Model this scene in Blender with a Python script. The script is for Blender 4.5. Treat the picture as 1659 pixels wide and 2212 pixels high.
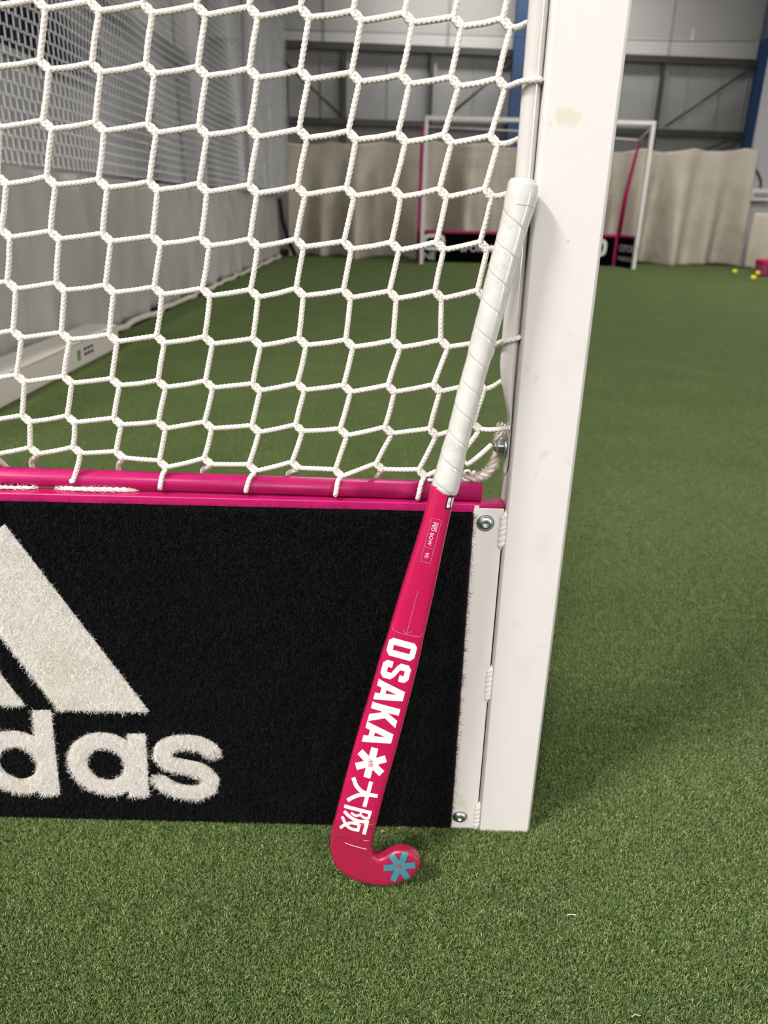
import bpy, bmesh, math, random
import numpy as np
from mathutils import Vector, Matrix
from mathutils.bvhtree import BVHTree

for o in list(bpy.data.objects):
    bpy.data.objects.remove(o, do_unlink=True)
SC = bpy.context.scene
COL = SC.collection
RNG = np.random.default_rng(7)
random.seed(7)

# ------------------------------------------------------------------ camera
F_PX, IW, IH = 1620.0, 1659, 2212
CAM_H = 0.768
PITCH, ROLL = math.radians(22.15), math.atan(0.0238)
FW = np.array([0, math.cos(PITCH), -math.sin(PITCH)])
UP0 = np.array([0, math.sin(PITCH), math.cos(PITCH)])
R0 = np.array([1.0, 0, 0])
CR = R0 * math.cos(ROLL) + UP0 * math.sin(ROLL)
CU = -R0 * math.sin(ROLL) + UP0 * math.cos(ROLL)
CC = np.array([0, 0, CAM_H])
cam_data = bpy.data.cameras.new('camera')
cam_data.sensor_fit = 'VERTICAL'
cam_data.sensor_height = 36.0
cam_data.lens = F_PX / IH * 36.0
cam_data.clip_start = 0.02
cam_data.dof.use_dof = True
cam_data.dof.focus_distance = 0.80
cam_data.dof.aperture_fstop = 7.0
cam = bpy.data.objects.new('camera', cam_data)
COL.objects.link(cam)
M = Matrix(((CR[0], CU[0], -FW[0], 0), (CR[1], CU[1], -FW[1], 0), (CR[2], CU[2], -FW[2], CAM_H), (0, 0, 0, 1)))
cam.matrix_world = M
SC.camera = cam

# ------------------------------------------------------------------ world, exposure
SC.view_settings.view_transform = 'Standard'
SC.view_settings.look = 'None'
SC.view_settings.gamma = 1.0
SC.view_settings.use_curve_mapping = False
SC.view_settings.exposure = 0.35
world = bpy.data.worlds.new('hall_ambient')
SC.world = world
world.use_nodes = True
world.node_tree.nodes['Background'].inputs[0].default_value = (1.0, 0.98, 0.95, 1)
world.node_tree.nodes['Background'].inputs[1].default_value = 0.22
# the hall's lamps, the last added to brighten the far wall: x, y, z, width, length, watts
LAMPS = [(-2.9, -1.5, 4.6, 0.4, 1.3, 310), (-1.6, -5.0, 4.6, 0.5, 1.5, 190), (2.6, -4.6, 4.6, 0.5, 1.5, 170), (5.2, 4.8, 4.6, 0.5, 1.5, 115),
         (3.8, 8.6, 4.6, 0.5, 1.5, 110), (2.2, 13.75, 4.6, 5.0, 0.4, 25)]
PANEL_GLOW = 20.0                                # radiance of the added glowing panel on the right wall behind the viewer
SC.cycles.use_light_tree = False; SC.cycles.adaptive_threshold = 0.02; SC.cycles.max_bounces = 4; SC.cycles.diffuse_bounces = 2; SC.cycles.glossy_bounces = 2; SC.cycles.transmission_bounces = 2

# ------------------------------------------------------------------ helpers
def ray(x, y):
    return FW + CR * (x - IW / 2) / F_PX - CU * (y - IH / 2) / F_PX
def onY(x, y, Y):
    d = ray(x, y); return CC + d * (Y / d[1])
def onZ(x, y, Z=0.0):
    d = ray(x, y); return CC + d * ((Z - CAM_H) / d[2])
def onX(x, y, X):
    d = ray(x, y); return CC + d * (X / d[0])

def srgb(r, g, b):
    def f(c):
        c /= 255.0
        return c / 12.92 if c <= 0.04045 else ((c + 0.055) / 1.055) ** 2.4
    return (f(r), f(g), f(b), 1.0)

MATS = {}
def mat(name, rgb, rough=0.5, metal=0.0, noise=None, bump=None, spec=0.5, coat=0.0, sub=0.0, stain=None, trans=0.0):
    """noise = (scale, second rgb, lo, hi); bump = (scale, strength, distance); stain = list of (scale, rgb, lo, hi, amount)"""
    m = bpy.data.materials.new(name); m.use_nodes = True
    nt = m.node_tree; N = nt.nodes; L = nt.links
    p = N['Principled BSDF']
    p.inputs['Base Color'].default_value = srgb(*rgb)
    p.inputs['Roughness'].default_value = rough
    p.inputs['Metallic'].default_value = metal
    p.inputs['Specular IOR Level'].default_value = spec
    p.inputs['Coat Weight'].default_value = coat
    p.inputs['Coat Roughness'].default_value = 0.08
    tc = N.new('ShaderNodeTexCoord')
    col = None
    if noise:
        n = N.new('ShaderNodeTexNoise'); n.inputs['Scale'].default_value = noise[0]; n.inputs['Detail'].default_value = 5
        L.new(tc.outputs['Object'], n.inputs['Vector'])
        r = N.new('ShaderNodeMapRange'); r.inputs['From Min'].default_value = noise[2]; r.inputs['From Max'].default_value = noise[3]
        L.new(n.outputs['Fac'], r.inputs['Value'])
        mx = N.new('ShaderNodeMix'); mx.data_type = 'RGBA'
        mx.inputs['A'].default_value = srgb(*rgb); mx.inputs['B'].default_value = srgb(*noise[1])
        L.new(r.outputs['Result'], mx.inputs['Factor'])
        col = mx.outputs['Result']
    for st in (stain or []):
        n = N.new('ShaderNodeTexNoise'); n.inputs['Scale'].default_value = st[0]; n.inputs['Detail'].default_value = 3
        n.inputs['Distortion'].default_value = 0.6
        mp = N.new('ShaderNodeMapping'); mp.inputs['Location'].default_value = (st[0] * 0.37, 1.3, st[0] * 0.11)
        L.new(tc.outputs['Object'], mp.inputs['Vector']); L.new(mp.outputs['Vector'], n.inputs['Vector'])
        r = N.new('ShaderNodeMapRange'); r.inputs['From Min'].default_value = st[2]; r.inputs['From Max'].default_value = st[3]
        r.inputs['To Max'].default_value = st[4]
        L.new(n.outputs['Fac'], r.inputs['Value'])
        mx = N.new('ShaderNodeMix'); mx.data_type = 'RGBA'
        if col is None: mx.inputs['A'].default_value = srgb(*rgb)
        else: L.new(col, mx.inputs['A'])
        mx.inputs['B'].default_value = srgb(*st[1])
        L.new(r.outputs['Result'], mx.inputs['Factor'])
        col = mx.outputs['Result']
    if col is not None: L.new(col, p.inputs['Base Color'])
    if bump:
        n = N.new('ShaderNodeTexNoise'); n.inputs['Scale'].default_value = bump[0]; n.inputs['Detail'].default_value = 4
        L.new(tc.outputs['Object'], n.inputs['Vector'])
        b = N.new('ShaderNodeBump'); b.inputs['Strength'].default_value = bump[1]; b.inputs['Distance'].default_value = bump[2]
        L.new(n.outputs['Fac'], b.inputs['Height']); L.new(b.outputs['Normal'], p.inputs['Normal'])
    MATS[name] = m
    return m

def link(name, me, m, parent=None, smooth=False):
    o = bpy.data.objects.new(name, me); COL.objects.link(o)
    if m is not None and len(me.materials) == 0: me.materials.append(m)
    if parent is not None: o.parent = parent
    if smooth: me.polygons.foreach_set('use_smooth', [True] * len(me.polygons))
    return o

def mesh(name, V, Fc, m, parent=None, smooth=False):
    """V (n,3); Fc: an (k,3)/(k,4) int array or a list of tuples / list of such arrays"""
    me = bpy.data.meshes.new(name)
    V = np.asarray(V, dtype=np.float32)
    if isinstance(Fc, np.ndarray): Fc = [Fc]
    if len(Fc) and isinstance(Fc[0], np.ndarray):
        loops = np.concatenate([f.ravel() for f in Fc]).astype(np.int32)
        cnt = np.concatenate([np.full(len(f), f.shape[1], np.int32) for f in Fc])
        st = np.zeros(len(cnt), np.int32); st[1:] = np.cumsum(cnt)[:-1]
        me.vertices.add(len(V)); me.vertices.foreach_set('co', V.ravel())
        me.loops.add(len(loops)); me.loops.foreach_set('vertex_index', loops)
        me.polygons.add(len(cnt)); me.polygons.foreach_set('loop_start', st); me.polygons.foreach_set('loop_total', cnt)
        me.update(calc_edges=True); me.validate()
    else:
        me.from_pydata([tuple(map(float, v)) for v in V], [], [tuple(map(int, f)) for f in Fc]); me.update()
    return link(name, me, m, parent, smooth)

def bm_obj(name, bm, m, parent=None, smooth=False):
    me = bpy.data.meshes.new(name); bm.to_mesh(me); bm.free()
    return link(name, me, m, parent, smooth)

def box(name, lo, hi, m, parent=None, bevel=0.0, seg=2, smooth=None):
    bm = bmesh.new()
    bmesh.ops.create_cube(bm, size=1)
    for v in bm.verts:
        v.co = Vector([lo[i] + (v.co[i] + 0.5) * (hi[i] - lo[i]) for i in range(3)])
    if bevel > 0:
        bmesh.ops.bevel(bm, geom=list(bm.edges), offset=bevel, segments=seg, profile=0.5, affect='EDGES')
    o = bm_obj(name, bm, m, parent)
    if bevel > 0 and smooth is not False:
        for p in o.data.polygons: p.use_smooth = True
        md = o.modifiers.new('normals', 'WEIGHTED_NORMAL'); md.keep_sharp = False
    return o

def frames(P):
    P = np.asarray(P, float)
    T = np.gradient(P, axis=0); T /= np.linalg.norm(T, axis=1)[:, None] + 1e-12
    n = np.cross(T[0], [0, 1, 0.13]); n /= np.linalg.norm(n)
    Ns = [n]
    for i in range(1, len(P)):
        n = n - T[i] * np.dot(n, T[i]); n /= np.linalg.norm(n); Ns.append(n)
    Ns = np.array(Ns); B = np.cross(T, Ns)
    return T, Ns, B

def tube_arrays(P, radius, sides=8, cap=True, rad_fn=None, base=0):
    P = np.asarray(P, float); n = len(P)
    T, Nn, B = frames(P)
    s = np.concatenate([[0], np.cumsum(np.linalg.norm(np.diff(P, axis=0), axis=1))])
    th = np.linspace(0, 2 * np.pi, sides, endpoint=False)
    r = np.broadcast_to(np.asarray(radius, float).reshape(-1, 1), (n, 1)) * np.ones((1, sides))
    if rad_fn is not None: r = r * rad_fn(s[:, None], th[None, :])
    V = P[:, None, :] + r[..., None] * (np.cos(th)[None, :, None] * Nn[:, None, :] + np.sin(th)[None, :, None] * B[:, None, :])
    V = V.reshape(-1, 3)
    i = np.arange(n - 1)[:, None] * sides; j = np.arange(sides)[None, :]; j2 = (j + 1) % sides
    q = np.stack([i + j, i + j2, i + sides + j2, i + sides + j], -1).reshape(-1, 4)
    F = [q + base]
    if cap:
        F.append((np.arange(sides)[::-1])[None, :] + base)
        F.append((np.arange(sides) + (n - 1) * sides)[None, :] + base)
    return V, F

def tube(name, P, radius, m, parent=None, sides=12, rad_fn=None, smooth=True):
    V, F = tube_arrays(P, radius, sides, True, rad_fn)
    return mesh(name, V, F, m, parent, smooth)

def resample(P, ds):
    """Catmull-Rom through P, then even spacing"""
    P = np.asarray(P, float)
    if len(P) < 3:
        n = max(2, int(np.linalg.norm(P[-1] - P[0]) / ds)); return P[0] + (P[-1] - P[0]) * np.linspace(0, 1, n)[:, None]
    Q = np.vstack([2 * P[0] - P[1], P, 2 * P[-1] - P[-2]]); out = []
    for k in range(1, len(Q) - 2):
        p0, p1, p2, p3 = Q[k - 1:k + 3]
        t = np.linspace(0, 1, 24, endpoint=False)[:, None]
        out.append(0.5 * (2 * p1 + (p2 - p0) * t + (2 * p0 - 5 * p1 + 4 * p2 - p3) * t ** 2 + (-p0 + 3 * p1 - 3 * p2 + p3) * t ** 3))
    out = np.vstack(out + [P[-1:]])
    s = np.concatenate([[0], np.cumsum(np.linalg.norm(np.diff(out, axis=0), axis=1))])
    k = max(3, int(s[-1] / ds)); t = np.linspace(0, s[-1], k)
    return np.stack([np.interp(t, s, out[:, i]) for i in range(3)], 1)

def rounded(P, ds, it=3):
    """corner-cut polyline, evenly spaced (no overshoot)"""
    P = np.asarray(P, float)
    for _ in range(it):
        Q = np.empty((2 * len(P), 3)); Q[0] = P[0]; Q[-1] = P[-1]
        Q[1:-1:2] = 0.75 * P[:-1] + 0.25 * P[1:]; Q[2:-1:2] = 0.25 * P[:-1] + 0.75 * P[1:]
        P = Q
    s = np.concatenate([[0], np.cumsum(np.linalg.norm(np.diff(P, axis=0), axis=1))])
    k = max(3, int(s[-1] / ds)); t = np.linspace(0, s[-1], k)
    return np.stack([np.interp(t, s, P[:, i]) for i in range(3)], 1)

def empty(name, loc=(0, 0, 0)):
    o = bpy.data.objects.new(name, None); COL.objects.link(o); o.empty_display_size = 0.05
    return o          # parts are modelled in world metres, so the Empty stays at the origin
def thing(name, label, cat, group=None):
    return tag(empty(name), label, cat, group)
def tag(o, label=None, cat=None, group=None, kind=None):
    if label: o['label'] = label
    if cat: o['category'] = cat
    if group: o['group'] = group
    if kind: o['kind'] = kind
    return o
def structure(o, label=None):
    o['kind'] = 'structure'
    if label: o['label'] = label
    return o

# ------------------------------------------------------------------ materials
M_POST = mat('post_paint', (226, 221, 218), 0.38, bump=(420, 0.10, 0.0006), stain=[(16, (206, 203, 188), 0.60, 0.72, 0.3), (31, (205, 200, 165), 0.66, 0.74, 0.5), (55, (150, 150, 150), 0.735, 0.76, 0.5)])
M_PLATE = mat('plate_paint', (232, 227, 222), 0.4, stain=[(24, (206, 203, 176), 0.62, 0.74, 0.5)])
M_TUBEW = mat('white_tube', (212, 206, 201), 0.2, coat=1.0, stain=[(9, (190, 182, 172), 0.58, 0.8, 0.4)])
M_PINK = mat('pink_paint', (182, 28, 98), 0.33, noise=(35, (168, 24, 90), 0.45, 0.7), stain=[(60, (92, 40, 130), 0.755, 0.78, 0.7)], spec=0.4)
M_STICK = mat('stick_lacquer', (186, 24, 80), 0.28, noise=(14, (178, 22, 76), 0.4, 0.7), coat=0.25, spec=0.35)
M_STICKHEAD = mat('stick_head_film', (164, 28, 66), 0.34, noise=(22, (146, 30, 58), 0.40, 0.75), coat=0.35, bump=(600, 0.05, 0.0004))
M_GRIP = mat('grip_tape', (211, 209, 204), 0.22, noise=(60, (202, 200, 194), 0.4, 0.7), bump=(240, 0.06, 0.0006), coat=1.0)
M_GRIPCAP = mat('clear_grip_tape', (208, 208, 205), 0.14, bump=(45, 0.16, 0.002), coat=0.6)
M_DECALW = mat('white_print', (240, 238, 234), 0.4)
M_DECALP = mat('pink_print', (205, 24, 84), 0.4)
M_DECALB = mat('teal_print', (62, 130, 142), 0.35)
M_DASH = mat('grey_stitch_print', (178, 150, 170), 0.4)
M_INK = mat('dark_ink', (34, 24, 52), 0.4)
M_CORD = mat('net_cord', (238, 230, 222), 0.65, noise=(300, (222, 212, 202), 0.4, 0.7), spec=0.3)
M_ROPE = mat('frayed_rope', (236, 222, 214), 0.8, noise=(200, (214, 196, 190), 0.4, 0.7), spec=0.2)
M_BLACK = mat('black_pile', (19, 18, 19), 0.75, spec=0.25)
M_BLACKB = mat('black_backing', (5, 5, 6), 1.0, spec=0.05)
M_WHITEP = mat('white_pile', (252, 247, 240), 0.9, spec=0.1, stain=[(13, (236, 231, 206), 0.55, 0.75, 0.6)])
M_STEEL = mat('zinc_steel', (196, 201, 203), 0.33, metal=1.0)
M_DARK = mat('dark_gap', (18, 14, 14), 0.9)
M_CURT = mat('canvas_curtain', (216, 208, 192), 0.85, noise=(2.2, (200, 191, 174), 0.4, 0.7), bump=(6, 0.5, 0.05), spec=0.2)
M_SKIRT = mat('white_sheet_curtain', (182, 179, 173), 0.55, noise=(2.0, (168, 165, 159), 0.4, 0.7), spec=0.3)
M_MAT = mat('white_vinyl', (220, 214, 204), 0.4, bump=(9, 0.25, 0.02))
M_NETF = mat('fine_net', (240, 240, 240), 0.7, spec=0.2)
M_NETD = mat('dark_fine_net', (120, 120, 118), 0.8, spec=0.1)
M_WALL = mat('grey_cladding', (168, 168, 166), 0.65, noise=(1.2, (156, 156, 154), 0.4, 0.7))
M_WALLL = mat('pale_cladding', (198, 197, 194), 0.7, noise=(1.0, (184, 183, 180), 0.4, 0.7))
M_ROOF = mat('roof_liner', (200, 199, 196), 0.7)
M_RAIL = mat('steel_rail', (74, 73, 70), 0.4, metal=0.4)
M_BLUE = mat('blue_steel', (26, 66, 110), 0.45)
M_GLASS = mat('window_glass', (16, 26, 44), 0.12, spec=0.6)
M_WHITEST = mat('white_steel', (228, 226, 222), 0.4)
M_BALL = mat('yellow_ball', (226, 226, 36), 0.45)
M_RED = mat('red_fabric', (176, 36, 54), 0.7, noise=(24, (112, 72, 140), 0.45, 0.6))
M_FLOOR = mat('turf_backing', (34, 50, 20), 1.0, spec=0.05)
M_LAMP = mat('lamp_housing', (200, 200, 200), 0.5)
M_LED = mat('led_diffuser', (250, 250, 245), 0.4)
nt = M_LED.node_tree; nt.nodes['Principled BSDF'].inputs['Emission Color'].default_value = (1, 0.97, 0.93, 1)
nt.nodes['Principled BSDF'].inputs['Emission Strength'].default_value = 12.0

# turf blades: colour per blade from a stored tint
M_TURF = bpy.data.materials.new('turf_blades'); M_TURF.use_nodes = True
nt = M_TURF.node_tree; p = nt.nodes['Principled BSDF']
at = nt.nodes.new('ShaderNodeAttribute'); at.attribute_name = 'tint'
rp = nt.nodes.new('ShaderNodeValToRGB'); rp.color_ramp.elements[0].color = srgb(50, 72, 27); rp.color_ramp.elements[1].color = srgb(228, 228, 168)
e = rp.color_ramp.elements.new(0.45); e.color = srgb(94, 121, 58)
e = rp.color_ramp.elements.new(0.8); e.color = srgb(154, 168, 106)
gp = nt.nodes.new('ShaderNodeNewGeometry'); nz = nt.nodes.new('ShaderNodeTexNoise'); nz.inputs['Scale'].default_value = 3.5; nz.inputs['Detail'].default_value = 4
nt.links.new(gp.outputs['Position'], nz.inputs['Vector'])
mr = nt.nodes.new('ShaderNodeMapRange'); mr.inputs['From Min'].default_value = 0.3; mr.inputs['From Max'].default_value = 0.7; mr.inputs['To Min'].default_value = 0.9; mr.inputs['To Max'].default_value = 1.08
nt.links.new(nz.outputs['Fac'], mr.inputs['Value'])
hs = nt.nodes.new('ShaderNodeHueSaturation'); nt.links.new(rp.outputs['Color'], hs.inputs['Color']); nt.links.new(mr.outputs['Result'], hs.inputs['Value'])
nt.links.new(at.outputs['Fac'], rp.inputs['Fac']); nt.links.new(hs.outputs['Color'], p.inputs['Base Color'])
p.inputs['Roughness'].default_value = 0.4; p.inputs['Specular IOR Level'].default_value = 0.5

# ------------------------------------------------------------------ hall structure
ZB = -0.0045                                   # turf backing; blade tips reach z = 0
o = structure(box('floor', (-3.4, -9.0, ZB - 0.05), (7.0, 15.6, ZB), M_FLOOR), 'green artificial turf floor of the hall')

def wallY(x): return 15.0 + 0.088 * (x - 2.0)
def wall_pt(x, z, off=0.0): return (x, wallY(x) - off, z)
def wall_box(name, x0, x1, z0, z1, off0, off1, m, parent=None):
    V = [wall_pt(x, z, of) for of in (off0, off1) for (x, z) in ((x0, z0), (x1, z0), (x1, z1), (x0, z1))]
    F = [(0, 1, 2, 3), (7, 6, 5, 4), (0, 4, 5, 1), (1, 5, 6, 2), (2, 6, 7, 3), (3, 7, 4, 0)]
    return mesh(name, V, F, m, parent)
wf = structure(wall_box('wall_far', -3.4, 7.0, ZB, 3.25, -0.12, 0.0, M_WALL), 'grey metal-clad far wall of the hall')
for x in (-2.9, -2.35, -1.8, -1.25, -0.75, -0.1, 0.72, 1.4, 2.1, 2.8, 3.4, 4.0, 4.6, 5.2, 5.8, 6.3):
    wall_box('cladding_rib', x - 0.012, x + 0.012, ZB, 3.2, 0.0, 0.02, M_WALL, wf)
up = structure(wall_box('wall_gable', -3.4, 7.0, 3.25, 5.2, -0.10, 0.03, M_ROOF), 'pale gable panel above the far rail')
for x in (-1.2, 0.9, 2.9, 4.78):
    wall_box('panel_seam', x - 0.02, x + 0.02, 3.32, 5.2, 0.03, 0.045, M_WALL, up)
wl = structure(box('wall_left', (-3.4, -9.0, ZB), (-3.2, 15.6, 5.2), M_WALLL), 'pale left wall behind the safety netting')
for y in np.arange(5.2, 15, 0.62):
    box('cladding_rib', (-3.2, y, 1.0), (-3.185, y + 0.03, 5.0), M_WALLL, wl)
structure(box('wall_right', (6.6, -9.0, ZB), (6.8, 15.6, 5.2), M_WHITEST), 'white right wall of the hall')
structure(box('wall_back', (-3.4, -9.2, ZB), (6.8, -9.0, 5.2), M_WALLL), 'pale wall behind the viewer')
structure(box('ceiling', (-3.4, -9.2, 5.2), (7.0, 15.8, 5.3), M_ROOF), 'pale roof liner of the hall')

for z0, z1, lab, d in ((3.22, 3.31, 'upper', 0.12), (2.09, 2.17, 'lower', 0.12)):
    r = thing('wall_rail', f'dark grey steel {"rail along the far wall under the pale gable panel" if lab=="upper" else "rail across the far wall at crossbar height"}', 'rail', 'far wall rails')
    wall_box('rail_web', -3.2, 6.6, z0, z1, 0.02, d, M_RAIL, r)
    wall_box('rail_lip', -3.2, 6.6, z0 - 0.02, z0 + 0.01, 0.02, d + 0.05, M_RAIL, r)
for x, lab in ((2.1, 'blue steel column on the far wall behind the near white post'), (6.42, 'blue steel column at the right end of the far wall')):
    c = thing('steel_column', lab, 'column', 'blue columns')
    wall_box('web', x - 0.015, x + 0.015, ZB, 5.15, 0.20, 0.36, M_BLUE, c)
    wall_box('flange', x - 0.10, x + 0.10, ZB, 5.15, 0.34, 0.37, M_BLUE, c)
    wall_box('flange', x - 0.10, x + 0.10, ZB, 5.15, 0.19, 0.22, M_BLUE, c)
for x, lab in ((-0.85, 'thin grey upright on the far wall left of the far goal'), (0.64, 'thin grey upright on the far wall above the far goal left post'), (4.72, 'thin grey upright on the far wall right of the far goal')):
    c = thing('wall_upright', lab, 'upright', 'far wall uprights')
    wall_box('post_bar', x - 0.03, x + 0.03, ZB, 3.2, 0.022, 0.12, M_RAIL, c)
    wall_box('cover_strip', x + 0.03, x + 0.09, ZB, 3.2, 0.022, 0.06, M_WALL, c)
def brace(p0, p1, lab):
    a, b = np.array(wall_pt(*p0, 0.24)), np.array(wall_pt(*p1, 0.24))
    tag(tube('diagonal_brace', [a, a + (b - a) * 0.5, b], 0.022, M_RAIL, None, 8), lab, 'brace', 'far wall braces')
brace((-2.0, 3.1), (-0.9, 2.2), 'thin diagonal brace left on the far wall, below the upper rail')
brace((2.0, 3.1), (0.9, 2.2), 'thin diagonal brace falling left from the blue column behind the post')
brace((6.3, 3.2), (4.85, 2.2), 'thin diagonal brace rising to the right blue column above the rail')
brace((6.3, 2.1), (4.9, 1.55), 'short diagonal brace below the rail at the right blue column')

# left wall fittings seen through the netting
w = structure(empty('window_1'), 'dark navy window high on the left wall')
box('pane', (-3.215, 5.4, 1.90), (-3.17, 9.25, 3.3), M_GLASS, w)
for y in (5.4, 7.3, 9.25):
    box('pane_frame', (-3.2, y - 0.03, 1.86), (-3.15, y + 0.03, 3.34), M_RAIL, w)
box('window_sill', (-3.2, 5.35, 1.85), (-3.13, 9.3, 1.90), M_WALLL, w)
r = thing('side_rail', 'dark steel rail running along the left wall behind netting', 'rail')
box('rail_web', (-3.18, 9.4, 2.66), (-3.05, 14.6, 2.76), M_RAIL, r)
box('rail_lip', (-3.18, 9.4, 2.62), (-3.0, 14.6, 2.66), M_RAIL, r)
c = thing('wall_column', 'white painted column on the left wall behind netting', 'column')
box('shaft', (-3.18, 12.55, ZB), (-2.98, 13.25, 5.15), M_WHITEST, c, 0.01)
box('base_plate', (-3.19, 12.5, ZB), (-2.95, 13.3, 0.03), M_WHITEST, c, 0.004)
d = structure(empty('door_1'), 'dark grey sliding door at the far end of the left wall')
box('door_leaf', (-3.19, 13.35, ZB), (-3.10, 14.55, 4.2), mat('dark_door', (58, 60, 70), 0.5), d)
for y in (13.6, 13.9, 14.2):
    box('door_rib', (-3.10, y, 0.1), (-3.085, y + 0.03, 4.1), MATS['dark_door'], d)
p_ = thing('drain_pipe', 'thin dark vertical pipe on the left wall below rail', 'pipe')
tube('pipe', [(-3.14, 10.95, 2.6), (-3.14, 10.95, 1.8), (-3.14, 10.95, ZB)], 0.025, M_DARK, p_)
for z in (2.3, 1.2):
    tube('clip', [(-3.19, 10.95, z), (-3.14, 10.95, z), (-3.10, 10.95, z)], 0.03, M_DARK, p_, 8)

# ------------------------------------------------------------------ curtains
def curtain(name, P0, P1, z0, z1, amp, waves, m, nx=260, nz=24, seed=0, sag=0.02, puff=0.0, scallop=0.05, lean=0.0):
    rg = np.random.default_rng(seed)
    P0, P1 = np.array(P0, float), np.array(P1, float)
    L = np.linalg.norm(P1 - P0); t = np.linspace(0, 1, nx); s = t * L
    d = (P1 - P0) / L; nrm = np.array([d[1], -d[0]])
    ph = rg.uniform(0, 6.28, 12); fr = rg.uniform(0.5, 1.6, 12) * waves
    am = rg.uniform(0.4, 1.0, 12)
    v = np.linspace(0, 1, nz)
    S, Vv = np.meshgrid(s, v)
    off = np.zeros_like(S)
    for k in range(12):
        slant = rg.uniform(-0.5, 0.5)
        off += am[k] * np.sin(2 * np.pi * fr[k] * (S + slant * (1 - Vv) * 0.5) + ph[k]) * (0.35 + 0.65 * np.abs(np.sin(0.9 * S * fr[k] / waves + ph[k])))
    off *= amp / 3.0 * (0.45 + 0.75 * (1 - Vv))
    off += puff * np.sin(np.pi * Vv) + lean * (1 - Vv)
    top = z1 - sag * np.abs(np.sin(S * np.pi / 0.8 + ph[0])) - scallop * 0.5 * np.sin(S * 1.3 + ph[1])
    bot = z0 + 0.012 * np.sin(S * 5 + ph[2]) + 0.008 * np.sin(S * 13 + ph[3])
    Z = bot + (top - bot) * Vv
    V = np.stack([P0[0] + d[0] * S + nrm[0] * off, P0[1] + d[1] * S + nrm[1] * off, Z], -1).reshape(-1, 3)
    i = np.arange(nz - 1)[:, None] * nx; j = np.arange(nx - 1)[None, :]
    F = np.stack([i + j, i + j + 1, i + nx + j + 1, i + nx + j], -1).reshape(-1, 4)
    o = mesh(name, V, F, m, None, True)
    md = o.modifiers.new('thickness', 'SOLIDIFY'); md.thickness = 0.004
    return o
tag(curtain('canvas_curtain', (-1.62, 12.85), (5.64, 12.85), 0.0, 1.70, 0.30, 1.15, M_CURT, 520, 40, 3, 0.045), 'long beige canvas curtain hanging across the far end behind the far goal', 'curtain')
tag(curtain('canvas_curtain', (5.5, 12.25), (6.55, 11.6), 0.0, 0.80, 0.07, 1.6, M_CURT, 120, 16, 5, 0.02, puff=0.05), 'low beige canvas curtain piece at the right edge beside the balls', 'curtain')
sc_ = tag(curtain('side_curtain', (-1.77, 1.2), (-1.77, 12.45), 0.0, 0.90, 0.05, 2.6, M_SKIRT, 900, 16, 9, 0.006, scallop=0.01), 'white sheet curtain skirt along the left side under netting', 'curtain')
yy = np.arange(4.4, 12.4, 0.05)
hx = -1.70 + 0.012 * np.sin(yy * 7) + 0.008 * np.sin(yy * 17)
tube('hem_roll', np.stack([hx, yy, 0.018 + 0.006 * np.sin(yy * 11)], 1), 0.02, M_CURT, sc_, 8)['label'] = 'rolled pale hem on the turf'
# dark strap between the left curtain and the far curtain
tag(tube('dark_strap', [(-1.72, 12.5, 0.85), (-1.69, 12.5, 0.55), (-1.60, 12.5, 0.25), (-1.50, 12.5, 0.02)], 0.035, mat('navy_strap', (16, 18, 30), 0.7), None, 10), 'dark navy strap hanging in the left far corner between curtains', 'strap')

# ------------------------------------------------------------------ fine safety nets
def prism_segments(A, B, r):
    """three-sided prisms from A to B (n,3)"""
    A, B = np.asarray(A, float), np.asarray(B, float)
    T = B - A; T /= np.linalg.norm(T, axis=1)[:, None] + 1e-12
    ref = np.where(np.abs(T[:, 2:3]) > 0.9, np.array([[1.0, 0, 0]]), np.array([[0, 0, 1.0]]))
    U = np.cross(T, ref); U /= np.linalg.norm(U, axis=1)[:, None]; W = np.cross(T, U)
    V = []
    for P in (A, B):
        for k in range(3):
            a = 2 * math.pi * k / 3; V.append(P + r * (math.cos(a) * U + math.sin(a) * W))
    V = np.stack(V, 1).reshape(-1, 3)
    b = np.arange(len(A))[:, None] * 6
    F = np.stack([np.concatenate([b + k, b + (k + 1) % 3, b + 3 + (k + 1) % 3, b + 3 + k], 1) for k in range(3)], 1).reshape(-1, 4)
    return V, F
# left net: staggered cells
c_ = 0.055; y0, y1, zb, zt = 1.6, 12.5, 0.915, 3.2
A, B = [], []
nr = int((zt - zb) / c_); ncol = int((y1 - y0) / c_)
def net_x(y, z): return -1.70 + 0.02 * np.sin(y * 1.7) + 0.012 * np.sin(y * 4.1 + z * 2)
for k in range(nr + 1):
    z = zb + k * c_; y = y0 + np.arange(ncol + 1) * c_ + (0.5 * c_ if k % 2 else 0)
    # lines dip at each junction (hexagonal cell)
    yy2 = y0 + np.arange(2 * ncol) * c_ / 2
    zz = z + 0.005 * np.where((np.arange(2 * ncol) + k) % 2 == 0, 1, -1)
    P = np.stack([net_x(yy2, zz), yy2, zz], 1); A.append(P[:-1]); B.append(P[1:])
    if k < nr:
        y = y0 + (np.arange(ncol) + (0.5 if k % 2 == 0 else 0.0)) * c_
        A.append(np.stack([net_x(y, z), y, np.full(ncol, z)], 1)); B.append(np.stack([net_x(y, z + c_), y, np.full(ncol, z + c_)], 1))
V, F = prism_segments(np.vstack(A), np.vstack(B), 0.0025)
ssn = tag(mesh('side_safety_net', V, F, M_NETF), 'fine white safety netting hung along the left side above the curtain', 'netting')
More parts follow.
